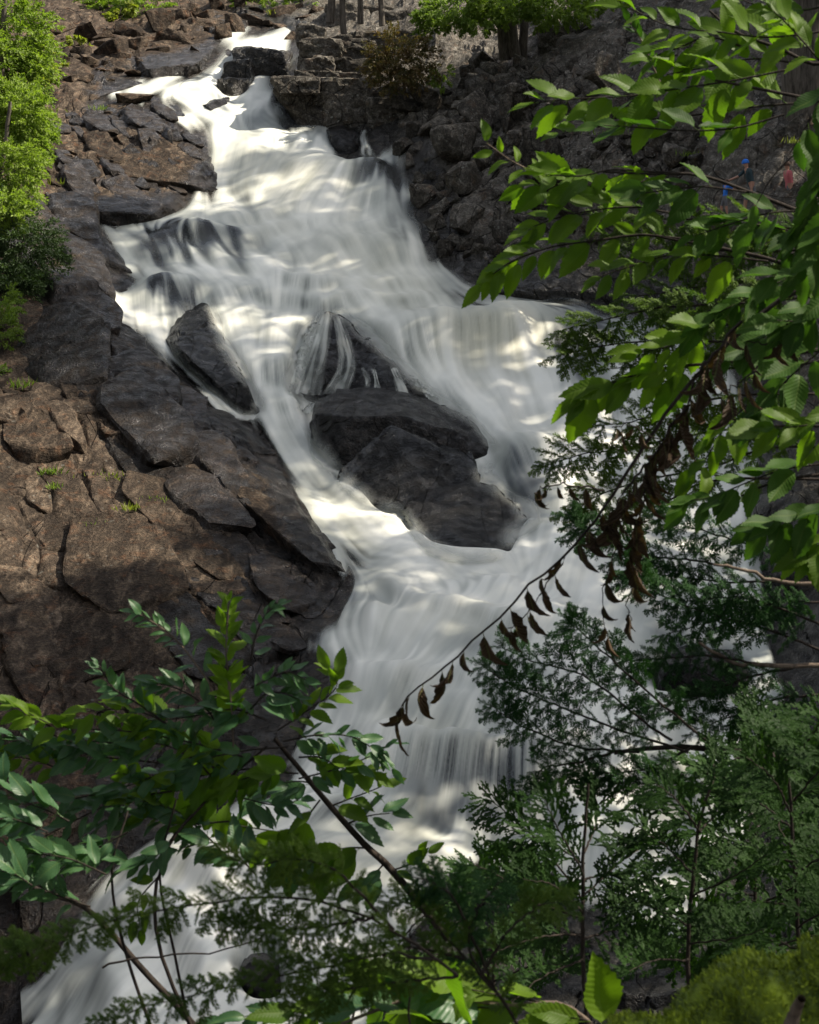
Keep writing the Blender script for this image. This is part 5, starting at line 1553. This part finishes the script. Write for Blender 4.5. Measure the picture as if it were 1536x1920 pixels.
# ---- beech-like shrub at the lower left
b = Branch("leafy_shrub", "blue-green leafy shrub filling the lower left corner", (420, 2050, 2.9), "shrub")
b.wood([(-60,1600,2.9),(70,1668,2.9),(150,1695,2.9),(205,1745,2.9),(265,1815,2.9),(340,1895,2.9),(420,1990,2.9)], 9, 15, M_TWIG)
b.wood([(420,2050,2.8),(300,1780,2.8),(310,1600,2.85),(420,1470,2.9),(500,1400,2.9)], 9, 5, M_TWIG)
U = lambda *p, y=2.9, dy=0: yp(*p, y=y, dy=dy)
for k, (path, size, n, kw) in enumerate([
    (U((438,1400),(432,1300),(424,1215),(430,1128)), 78, 15, dict(size1=38, mat=M_TWIG_P)), (U((400,1290),(340,1210),(300,1175),(255,1148)), 68, 9, dict(size1=36, mat=M_TWIG_P)), (U((330,1370),(260,1320),(215,1292),(186,1248)), 72, 9, dict(size1=34)),
    (U((470,1240),(480,1190),(500,1150),(520,1136)), 50, 6, dict(size1=30)), (U((460,1420),(350,1390),(230,1370),(110,1362),(25,1320)), 92, 15, dict(size1=50)), (U((300,1430),(200,1420),(90,1400),(0,1385)), 95, 12, {}),
    (U((540,1400),(440,1410),(330,1440),(220,1480),(110,1500),(20,1490)), 112, 15, {}), (U((500,1350),(440,1330),(380,1340),(310,1350)), 96, 9, {}), (U((520,1370),(580,1330),(630,1290),(622,1258)), 76, 9, dict(size1=50)),
    (U((530,1390),(600,1378),(670,1385),(735,1435)), 78, 9, dict(droop=.6)), (U((430,1540),(340,1545),(260,1530),(190,1545)), 105, 8, {}), (U((350,1480),(280,1490),(200,1510),(100,1560),(40,1590)), 112, 10, {}),
    (U((560,1450),(500,1450),(430,1470),(380,1500)), 110, 8, dict(droop=.6, face=1.2)), (U((200,1640),(130,1610),(60,1600),(0,1590), y=2.7), 110, 8, {}), (U((170,1700),(110,1680),(50,1650),(-10,1640), y=2.7), 110, 7, {}),
    (U((90,1560),(40,1540),(0,1530), y=2.6), 100, 6, dict(face=1.2)), (U((300,1640),(260,1690),(262,1740), y=2.8), 75, 3, dict(face=1.4)), (U((470,1290),(510,1270),(540,1260),(575,1275)), 72, 7, {}), (U((560,1460),(620,1445),(690,1420),(730,1395)), 70, 6, dict(droop=.5)),
    (U((400,1460),(360,1420),(300,1395),(250,1400)), 100, 8, {}), (U((130,1450),(80,1430),(30,1420),(-20,1440)), 90, 7, {}), (U((420,1380),(380,1320),(330,1290),(290,1280)), 90, 8, {}), (U((470,1330),(500,1300),(530,1300),(560,1310)), 84, 7, {}), (U((250,1400),(180,1390),(120,1400),(60,1390)), 88, 9, {}), (U((480,1440),(400,1450),(300,1470),(230,1450)), 104, 9, {}), (U((240,1560),(180,1590),(100,1620),(40,1640), y=2.75), 100, 8, {}), (U((330,1560),(300,1600),(250,1620),(190,1610), y=2.8), 96, 8, {}), (U((430,1490),(470,1500),(520,1510),(560,1500)), 90, 7, {})]):
    if "size1" in kw: kw["size1"] *= .85
    if k == 20:
        b = Branch("leafy_shrub", "leafy shoots between the upper and lower layers of the lower left shrub", (380, 2050, 2.85), "shrub")
        b.wood([(380,2050,2.85),(330,1800,2.85),(300,1640,2.85),(330,1500,2.85)], 7, 4, M_TWIG)
    if k == 10:
        b = Branch("leafy_shrub", "lower layer of leafy shoots along the left edge around the slanting dark stem", (330, 2050, 2.8), "shrub")
        b.wood([(330,2050,2.8),(240,1800,2.8),(210,1640,2.8),(240,1520,2.85)], 8, 4, M_TWIG)
    b.leaves(path, size * .62, int(n * 2.2), LEAVES_B if k % 4 else LEAVES, 300 + k, face=kw.pop("face", .62), **kw)
for k, (path, size, n) in enumerate([(U((60,1660),(30,1640),(-20,1620), y=2.6), 90, 7), (U((420,1600),(380,1560),(330,1520),(260,1500)), 70, 12), (U((480,1640),(440,1600),(400,1580),(340,1590), y=2.85), 66, 11), (U((560,1420),(600,1420),(640,1440),(690,1450)), 60, 9), (U((130,1540),(90,1520),(40,1500),(0,1470), y=2.7), 80, 10), (U((330,1370),(280,1340),(220,1330),(150,1335)), 66, 12)]):
    b.leaves(path, size, n, LEAVES if k % 2 else LEAVES_B, 390 + k, face=.7)
b = Branch("leafy_sapling", "dark slanting sapling stem with ragged leaves in front of the lower rapids", (840, 1760, 3.0), "sapling")
b.wood([(515,1385,3.0),(560,1440,3.0),(620,1512,3.0),(685,1585,3.0),(735,1632,3.0),(840,1760,3.0)], 9, 17, M_TWIG)
for k, (path, size, n, kw) in enumerate([(U((590,1470),(560,1465),(520,1470), y=3), 115, 3, dict(droop=.9, face=1.5)), (U((620,1512),(650,1500),(690,1485),(715,1475), y=3), 62, 5, {}), (U((650,1545),(690,1530),(730,1525), y=3), 80, 4, {}), (U((600,1500),(560,1550),(530,1560),(430,1545), y=3), 92, 8, dict(droop=.5, face=1.0)),
    (U((560,1550),(560,1590),(530,1620), y=3), 90, 7, dict(droop=.8, face=1.1)), (U((690,1590),(650,1590),(620,1600),(600,1630), y=3), 88, 7, dict(droop=.7, face=1.1)), (U((720,1620),(700,1640),(680,1650), y=3), 80, 4, dict(droop=.7)), (U((735,1632),(770,1620),(800,1600), y=3), 60, 4, {})]):
    b.leaves(path, size * .9, int(n * 1.4), LEAVES if k % 2 else LEAVES_B, 340 + k, face=kw.pop("face", .8), **kw)
b = Branch("leafy_branch", "bright broad leaves along the bottom edge left of the mossy log", (1150, 1990, 2.2), "branch")
b.wood([(1150,1960,2.2),(1060,1885,2.2),(960,1885,2.2),(850,1872,2.2),(780,1868,2.2),(640,1920,2.2)], 11, 7, M_TWIG_P)
for k, (path, size, n, kw) in enumerate([(U((1060,1885),(960,1870),(860,1850),(790,1830), y=2.2), 160, 8, {}), (U((960,1890),(860,1890),(760,1900),(680,1890), y=2.2), 150, 8, {}), (U((780,1870),(700,1870),(620,1890),(540,1900), y=2.3), 120, 8, {}), (U((1140,1940),(1090,1910),(1020,1920), y=2.1), 150, 5, {}),
    (U((700,1960),(620,1920),(520,1900),(430,1910), y=2.4), 110, 8, {}), (U((900,1940),(840,1920),(760,1930), y=2.1), 140, 5, {})]):
    b.leaves(path, size, n, LEAVES if k % 3 != 1 else LEAVES_B, 360 + k, face=.75, **kw)

# ------------------------------------------------------------------ foreground: needle sprays
def needle_twig(seed, mat, n=44, nl=.13, nw=.03, pairs=4):
    """flat spray, unit long along +Y: a main shoot and side shoots, all set with two ranks of needles"""
    r = random.Random(seed)
    mb = MB()
    pos = []; dr = []; up = []; ln = []
    def shoot(P, cnt, taper):
        m = len(P) - 1
        for k in range(cnt):
            t = (k + r.random()) / cnt
            i = min(int(t * m), m - 1); f = t * m - i
            p = P[i] * (1 - f) + P[i + 1] * f
            ax = P[i + 1] - P[i]; ax /= np.linalg.norm(ax)
            sd = np.array((ax[1], -ax[0], 0)) * (1 if k % 2 else -1)
            d = sd + ax * (.65 + r.uniform(-.2, .3)) + np.array((0, 0, r.uniform(-.25, .35)))
            if k % 6 == 0: d = sd * .3 + ax * .7 + np.array((0, 0, .7))
            pos.append(p); dr.append(d / np.linalg.norm(d)); up.append((r.uniform(-.4, .4), r.uniform(-.4, .4), 1)); ln.append(nl * r.uniform(.75, 1.15) * (1 - .4 * t ** 3))
    bend = r.uniform(-.12, .12)
    P = np.array([(bend * math.sin(t * 2), t, -.10 * t * t) for t in np.linspace(0, 1, 7)])
    mb.tube(P, np.linspace(.014, .006, 7), 4); shoot(P, n, 1)
    for k in range(pairs * 2):
        t = .12 + .7 * k / (pairs * 2 - 1)
        s = 1 if k % 2 else -1
        i = min(int(t * 6), 5); p = P[i] + (P[i + 1] - P[i]) * (t * 6 - i)
        L = (.46 - .30 * t) * r.uniform(.75, 1.2); a = math.radians(48 + r.uniform(-9, 9)) * s
        Q = np.array([p + np.array((math.sin(a) * L * q, math.cos(a) * L * q, -.06 * q * q)) for q in np.linspace(0, 1, 4)])
        mb.tube(Q, np.linspace(.009, .004, 4), 3); shoot(Q, max(8, int(n * L * 1.1)), 1)
    up = np.array(up); up /= np.linalg.norm(up, axis=1)[:, None]
    leaf_cards(mb, np.array(pos), np.array(dr), up, np.array(ln), np.full(len(pos), nw))
    me = mb.mesh("twig", False); me.materials.append(mat)
    return me
FIR = [needle_twig(k, M_NEEDLE, 60, .17, .042, 2) for k in range(5)]
HEM = [needle_twig(20 + k, M_NEEDLE_Y, 60, .13, .046, 3) for k in range(5)]
HEM_D = [needle_twig(40 + k, M_NEEDLE, 60, .13, .046, 3) for k in range(5)]
def cedar_fan(seed, mat):
    """flat scaly cedar spray: forked segments"""
    r = random.Random(seed)
    mb = MB()
    pos = []; dr = []; up = []; ln = []; wd = []
    def grow(p, a, L, d):
        q = p + np.array((math.sin(a), math.cos(a), -.05)) * L
        pos.append(p); dr.append((q - p) / np.linalg.norm(q - p)); up.append((r.uniform(-.2, .2), r.uniform(-.2, .2), 1)); ln.append(L * 1.3); wd.append(.085)
        if d < 3:
            grow(q, a + r.uniform(-.15, .15), L * .82, d + (0 if L > .12 else 1))
            grow(p + (q - p) * .6, a + r.choice((-1, 1)) * r.uniform(.5, .8), L * .66, d + 1)
    grow(np.zeros(3), 0.0, .24, 0)
    up_ = np.array(up); up_ /= np.linalg.norm(up_, axis=1)[:, None]
    leaf_cards(mb, np.array(pos), np.array(dr), up_, np.array(ln), np.array(wd))
    me = mb.mesh("spray", False); me.materials.append(mat)
    return me
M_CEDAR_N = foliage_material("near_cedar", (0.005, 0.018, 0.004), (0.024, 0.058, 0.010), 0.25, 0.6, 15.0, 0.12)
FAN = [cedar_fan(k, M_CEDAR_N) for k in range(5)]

def conifer_branch(b, path, w, tw_px, n, meshes, seed, mat=None, spread=48, sag=.25, face=.55, start=.12, side_len=1.0, sub=False, name="twig"):
    """a branch with twiglets left and right, longest in the middle, sharing meshes"""
    r = random.Random(seed)
    P = b.wood(path, w, max(1.6, w * .25), mat or M_TWIG, "branch_wood", 22, .001)
    n = int(n * 1.55)
    for k in range(n):
        t = start + (1 - start) * k / (n - 1)
        x = t * 21; i = min(int(x), 20); f = x - i
        p = P[i] * (1 - f) + P[i + 1] * f
        tg = P[min(i + 2, 21)] - P[max(i - 1, 0)]; tg /= np.linalg.norm(tg)
        th = math.atan2(np.dot(tg, CU), np.dot(tg, CR))
        s = 0 if k == n - 1 else (1 if k % 2 else -1)
        prof = (.45 + .55 * math.sin(math.pi * min(1, .25 + .75 * (1 - t)))) if s else .7
        th2 = th + s * math.radians(spread + r.uniform(-12, 12))
        d = CR * math.cos(th2) + CU * (math.sin(th2) - sag * r.uniform(.3, 1.3)) + CF * (r.uniform(-.35, .35) + .25 * s)
        nrm = np.array((0, 0, 1.0)) - CF * face + np.array((r.gauss(0, .2), r.gauss(0, .2), 0))
        L = tw_px * 1.1 * (1 - .35 * t) * prof * r.uniform(.75, 1.2) * p[1] / FPX * side_len
        put(name, r.choice(meshes), b.root, p, orient(d, nrm, L))
        if sub and s and prof > .6:
            dn = d / np.linalg.norm(d)
            for q in (.35, .6):
                th3 = th2 + (-s) * math.radians(42 + r.uniform(-10, 10)) * (1 if q == .35 else -1)
                d3 = CR * math.cos(th3) + CU * (math.sin(th3) - sag * .6) + CF * r.uniform(-.3, .3)
                put(name, r.choice(meshes), b.root, p + dn * L * q, orient(d3, nrm, L * r.uniform(.42, .6)))

G_F = "fir branches over the lower river"
b = Branch("fir_branch", "dark fir bough spreading over the lower rapids at the right", (1700, 1420, 3.0), group=G_F)
b.wood(yp((1700,1420),(1540,1412),(1420,1418),(1340,1405),(1260,1400),(1150,1410)), 20, 8, M_TWIG, jit=.002)
for k, (path, tw, n) in enumerate([(((1290,1410),(1180,1375),(1050,1325),(960,1285),(903,1245)), 70, 24), (((1200,1410),(1080,1400),(980,1360),(918,1322)), 66, 20), (((1260,1390),(1190,1340),(1100,1270),(1000,1240),(942,1214)), 70, 22),
        (((1340,1400),(1240,1320),(1150,1240),(1090,1185),(1068,1168)), 72, 22), (((1150,1410),(1080,1430),(1020,1440),(980,1480)), 60, 14), (((1400,1415),(1300,1460),(1200,1470),(1100,1460)), 70, 16), (((1300,1400),(1220,1440),(1130,1450),(1040,1460)), 66, 14)]):
    conifer_branch(b, yp(*path, y=3.0), 6, tw, n, FIR, 500 + k)
b = Branch("fir_branch", "pale-barked fir bough above the glistening boulder", (1700, 1230, 3.1), group=G_F)
b.wood(yp((1700,1240),(1540,1248),(1430,1246),(1370,1240),(1310,1205)), 12, 6, M_TWIG_P, jit=.002)
for k, (path, tw, n) in enumerate([(((1430,1246),(1330,1230),(1240,1235),(1170,1240)), 64, 16), (((1540,1220),(1440,1180),(1330,1150),(1230,1110),(1170,1060)), 76, 22), (((1500,1250),(1400,1270),(1300,1310),(1200,1330)), 70, 18), (((1560,1300),(1460,1310),(1380,1340),(1300,1370)), 72, 16),
        (((1560,1180),(1460,1140),(1380,1120),(1260,1130)), 72, 18)]):
    conifer_branch(b, yp(*path, y=3.1), 6, tw, n, FIR, 520 + k)
b = Branch("fir_branch", "upper fir bough hanging behind the withered leaves at the right", (1700, 1070, 3.2), group=G_F)
b.wood(yp((1700,1100),(1540,1095),(1460,1090),(1390,1068),(1340,1060)), 11, 5, M_TWIG_P, jit=.002)
for k, (path, tw, n) in enumerate([(((1390,1068),(1300,1050),(1210,1040),(1110,1000),(1070,975)), 72, 22), (((1460,1090),(1360,1090),(1260,1080),(1160,1070)), 70, 18), (((1500,1060),(1400,1020),(1300,990),(1220,960)), 70, 18), (((1560,1130),(1450,1130),(1350,1160),(1250,1190)), 72, 18)]):
    conifer_branch(b, yp(*path, y=3.2), 5, tw, n, FIR, 540 + k)
G_H = "hemlock boughs in the middle of the right side"
b = Branch("hemlock_branch", "sunlit yellow-green hemlock bough pointing at the foam beside the flat-topped boulder", (1700, 860, 3.6), group=G_H)
for k, (path, tw, n) in enumerate([(((1420,800),(1300,815),(1180,840),(1090,852),(1030,872)), 84, 26), (((1440,840),(1320,880),(1210,900),(1120,930),(1080,960)), 80, 22), (((1400,740),(1290,760),(1190,790),(1110,800)), 80, 20), (((1350,900),(1250,940),(1160,980),(1090,1000)), 72, 18)]):
    conifer_branch(b, yp((1600, path[0][1]), *path, y=3.6), 6, tw, int(n * .8), HEM, 560 + k, sag=.45)
b = Branch("hemlock_branch", "hemlock bough with two drooping tips over the dark water right of the wide fall", (1700, 640, 3.6), group=G_H)
for k, (path, tw, n) in enumerate([(((1480,560),(1340,570),(1220,580),(1130,600),(1065,615)), 84, 26), (((1460,640),(1320,640),(1210,640),(1120,650),(1055,665)), 84, 26), (((1420,690),(1320,690),(1220,690),(1140,690)), 80, 18)]):
    conifer_branch(b, yp((1600, path[0][1] - 20), *path, y=3.6), 6, tw, int(n * .7), HEM, 570 + k, sag=.4)
b = Branch("hemlock_branch", "bright hemlock bough below the hikers", (1700, 450, 3.9), group=G_H)
for k, (path, tw, n) in enumerate([(((1520,430),(1400,420),(1290,410),(1200,415),(1120,430)), 80, 24), (((1500,470),(1380,470),(1260,470),(1160,490)), 80, 22), (((1520,520),(1400,530),(1290,540),(1180,560)), 80, 20), (((1536,590),(1440,600),(1350,610),(1280,620)), 84, 16)]):
    conifer_branch(b, yp((1640, path[0][1]), *path, y=3.9), 6, tw, int(n * .8), HEM, 580 + k, sag=.4)

# ---- young cedars at the lower right
G_C = "young cedars at the lower right"
def young_cedar(label, stem, limbs, y, seed, fan_px=100, loc=None):
    b = Branch("young_cedar", label, (stem[0][0], stem[0][1], y), "sapling", G_C)
    b.wood(yp(*stem, y=y), 11, 5, M_TWIG, jit=.001)
    for k, (path, n) in enumerate(limbs):
        conifer_branch(b, yp(*path, y=y, dy=(-.35 if k % 2 else .3)), 5, fan_px, int(n * 1.0), FAN, seed + k, sag=.15, spread=40, name="spray")
young_cedar("young cedar with an upright stem left of its twin in the lower right", ((1110,1960),(1095,1840),(1092,1700),(1096,1560),(1105,1470)), [(((1094,1690),(1030,1600),(970,1540),(920,1500)), 15), (((1095,1640),(1050,1560),(1020,1500)), 11), (((1096,1600),(1120,1530),(1110,1460)), 12), (((1094,1720),(1000,1690),(930,1640),(890,1620)), 14),
     (((1094,1680),(1160,1620),(1220,1580)), 12), (((1092,1750),(1000,1760),(920,1790)), 12), (((1094,1760),(1170,1740),(1240,1730)), 12), (((1092,1800),(1020,1830),(960,1880)), 11), (((1095,1620),(1010,1570),(950,1590)), 12), (((1093,1710),(1040,1660),(980,1650)), 12), (((1094,1650),(1140,1640),(1190,1660)), 10)], 2.8, 600)
young_cedar("young cedar with a bare dark stem right of its twin", ((1290,1930),(1290,1800),(1300,1640),(1312,1540),(1330,1480)), [(((1300,1640),(1240,1580),(1180,1540)), 12), (((1312,1560),(1270,1500),(1230,1470)), 11), (((1310,1560),(1370,1500),(1400,1450)), 12), (((1298,1680),(1380,1640),(1440,1600)), 12), (((1295,1740),(1220,1700),(1160,1690)), 12),
     (((1293,1770),(1370,1760),(1440,1740)), 12), (((1320,1510),(1340,1450),(1330,1410)), 10), (((1292,1800),(1230,1800),(1180,1820)), 10)], 2.7, 630)
young_cedar("dense dark cedar at the right edge above the mossy log", ((1500,1980),(1500,1800),(1490,1640),(1480,1480),(1470,1400)), [(((1490,1560),(1420,1500),(1370,1470)), 14), (((1490,1500),(1540,1440),(1570,1400)), 12), (((1492,1620),(1420,1590),(1360,1580)), 14), (((1492,1640),(1550,1600),(1600,1570)), 12), (((1495,1700),(1420,1690),(1350,1690)), 14), (((1495,1740),(1560,1700),(1610,1680)), 12),
     (((1484,1460),(1440,1400),(1420,1350)), 12), (((1480,1440),(1520,1380),(1550,1340)), 12), (((1497,1780),(1430,1760),(1370,1770)), 12), (((1480,1520),(1450,1460),(1400,1420)), 12), (((1492,1600),(1460,1540),(1500,1480)), 12)], 2.6, 660, 110)

young_cedar("dark cedar thicket in the lower right corner behind the mossy log", ((1420,1980),(1420,1820),(1415,1650),(1420,1500)), [(((1418,1620),(1350,1570),(1300,1560)), 12), (((1418,1560),(1480,1500),(1540,1480)), 12), (((1418,1680),(1340,1660),(1270,1670)), 12), (((1418,1700),(1500,1660),(1570,1650)), 12), (((1418,1760),(1330,1750),(1260,1770)), 12), (((1420,1790),(1500,1760),(1580,1750)), 12), (((1416,1540),(1380,1480),(1350,1440)), 10), (((1416,1540),(1460,1470),(1500,1420)), 10)], 3.3, 710, 150)
young_cedar("low cedar sapling at the bottom left of the twin cedars", ((930,1980),(925,1850),(930,1720),(945,1640)), [(((928,1760),(870,1710),(820,1690)), 11), (((930,1740),(990,1690),(1030,1670)), 11), (((926,1820),(850,1800),(780,1800)), 12), (((927,1840),(1000,1810),(1060,1810)), 12), (((940,1680),(910,1640),(880,1620)), 9), (((926,1870),(860,1880),(790,1890)), 11)], 3.2, 730, 120)

# ---- blurred hemlock boughs close to the lens at the lower left
b = Branch("hemlock_branch", "blurred hemlock bough arching across the bottom left in front of everything", (900, 1860, 1.7), group="near blurred hemlock boughs")
for k, (path, tw, n) in enumerate([(((860,1830),(740,1745),(600,1690),(460,1685),(320,1705),(180,1735),(60,1780),(0,1800)), 64, 34), (((740,1745),(640,1640),(560,1610),(470,1620),(400,1600)), 74, 18), (((700,1720),(600,1740),(500,1740),(420,1740)), 74, 18), (((820,1800),(720,1790),(620,1810),(480,1840),(300,1880),(180,1920)), 66, 26), (((860,1830),(760,1840),(640,1860),(560,1900)), 70, 16)]):
    conifer_branch(b, yp(*path, y=1.75), 7, tw * (1.35 if k in (0, 3) else 1.0), int(n * 1.1), HEM, 700 + k, sag=.3)
b = Branch("hemlock_branch", "blurred dark hemlock bough in the bottom middle", (1000, 1960, 1.8), group="near blurred hemlock boughs")
for k, (path, tw, n) in enumerate([(((1000,1960),(920,1850),(840,1760),(780,1700),(720,1680)), 74, 20), (((930,1860),(860,1700),(820,1660),(770,1640)), 72, 16), (((900,1830),(960,1740),(1010,1700),(1060,1690)), 72, 16), (((960,1900),(880,1780),(900,1700),(940,1650)), 70, 16), (((880,1800),(800,1780),(700,1770),(620,1790)), 72, 16)]):
    conifer_branch(b, yp(*path, y=1.85), 7, tw * .95, int(n * .8), HEM_D if k % 2 else HEM, 720 + k, sag=.2)
# bare thin stems between the bottom leaves
G_B = "bare twigs at the bottom"
for k, (lab, path, w) in enumerate([("bare dark twig rising from the bottom edge left of centre", [(640,1960,2.4),(690,1850,2.4),(780,1730,2.4),(880,1670,2.4)], 6), ("thin bare twig crossing the lower left foam", [(190,1815,2.7),(240,1800,2.7),(320,1790,2.7),(430,1780,2.7),(520,1740,2.7),(590,1690,2.7)], 5),
        ("upright pale twig at the bottom centre", [(760,1960,1.9),(772,1850,1.9),(768,1760,1.9),(800,1680,1.9)], 5)]):
    b = Branch("bare_twig", lab, path[0], "twig", G_B)
    b.wood(path, w, w * .4, M_TWIG, jit=.002)

# ---- mossy log in the bottom right corner
def moss_material():
    m, nt, out = new_mat("moss")
    w = NT(nt)
    pos = w.n("ShaderNodeNewGeometry").outputs["Position"]
    isl = w.n("ShaderNodeNewGeometry").outputs["Random Per Island"]
    n = w.noise(pos, 22.0, 4, 0.6)
    col = w.ramp(w.math('ADD', w.math('MULTIPLY', n, 0.75), w.math('MULTIPLY', isl, 0.25)), (0.30, (0.05, 0.08, 0.006)), (0.52, (0.21, 0.28, 0.015)), (0.75, (0.40, 0.48, 0.03)))
    bs = w.n("ShaderNodeBsdfPrincipled")
    w.put(bs.inputs["Base Color"], col); bs.inputs["Roughness"].default_value = 0.9
    w.link(bs.outputs[0], out.inputs[0])
    return m
M_MOSS = moss_material()
log = empty("mossy_log", at(1330, 1990, 1.75)); prop(log, "fallen log covered in bright green moss in the bottom right corner", "log")
A = np.array(at(1060, 2140, 1.75)); Bp = np.array(at(1720, 1855, 1.75))
n, sides = 70, 48
t = np.linspace(0, 1, n)[:, None]
axis = A * (1 - t) + Bp * t
ax = (Bp - A) / np.linalg.norm(Bp - A); e1 = np.cross(ax, (0, 1, 0)); e1 /= np.linalg.norm(e1); e2 = np.cross(ax, e1)
th = np.arange(sides) / sides * 2 * math.pi
TT, HH = np.meshgrid(np.linspace(0, 1, n), th, indexing='ij')
rad = .105 * (1 + .5 * fbm(TT * 11, np.cos(HH) * 1.5 + np.sin(HH) * 1.1 + 5, 77, 4)) * (1 - .15 * TT)
ring = axis[:, None] + rad[..., None] * (np.cos(HH)[..., None] * e1 + np.sin(HH)[..., None] * e2)
i = np.arange(n - 1)[:, None] * sides; j = np.arange(sides)[None]; j2 = (j + 1) % sides
F = np.stack([i + j, i + j2, i + sides + j2, i + sides + j], -1).reshape(-1, 4)
bk = axis[:, None] + (rad * .9)[..., None] * (np.cos(HH)[..., None] * e1 + np.sin(HH)[..., None] * e2)
link("log_wood", mesh_np("log_wood", bk.reshape(-1, 3) - np.array(log.location), F), log, M_BARK_D)
mo = link("moss_cushion", mesh_np("moss_cushion", ring.reshape(-1, 3) - np.array(log.location), F), log, M_MOSS)
r = np.random.default_rng(5)
N = 26000
a_ = r.random(N) * (n - 1.01); b_ = r.random(N) * sides
ii = a_.astype(int); jj = b_.astype(int) % sides
pos = ring[ii, jj] + (ring[ii + 1, jj] - ring[ii, jj]) * (a_ % 1)[:, None] + (ring[ii, (jj + 1) % sides] - ring[ii, jj]) * (b_ % 1)[:, None]
nr_ = ring[ii, jj] - axis[ii]; nr_ /= np.linalg.norm(nr_, axis=1)[:, None]
d = nr_ + .7 * rand_unit(r, N); d /= np.linalg.norm(d, axis=1)[:, None]
mb = MB(); leaf_cards(mb, pos - np.array(log.location), d, rand_unit(r, N), r.uniform(.004, .012, N), r.uniform(.002, .004, N))
mt = link("moss_tufts", mb.mesh("moss_tufts", False), log, M_MOSS); mt["kind"] = "stuff"
mb = MB(); mb.tube(spline([at(1480, 1935, 1.62), at(1490, 1900, 1.62), at(1503, 1872, 1.6)], 8) - np.array(log.location), np.linspace(.010, .005, 8), 8)
link("broken_stub", mb.mesh("broken_stub"), log, M_TWIG_P)
# ground the photographer stands on, out of sight below the frame
NS = np.linspace(-14, 14, 60); NY = np.linspace(-14, 6.4, 50)
YY, XX = np.meshgrid(NY, NS, indexing='ij')
ZZ = np.where(YY < 0.5, -1.75 + .04 * YY, -1.75 - .74 * (YY - .5)) + .12 * fbm(XX * .8, YY * .8, 91, 4) - .05
slope = link("near_slope", mesh_np("near_slope", np.stack([XX, YY, ZZ], -1).reshape(-1, 3), grid_faces(50, 60)), None, bark_material("forest_soil", (0.02, 0.014, 0.01), (0.06, 0.042, 0.028), 6.0))
prop(slope, "leaf-littered soil slope at the viewpoint", "ground", kind="structure")
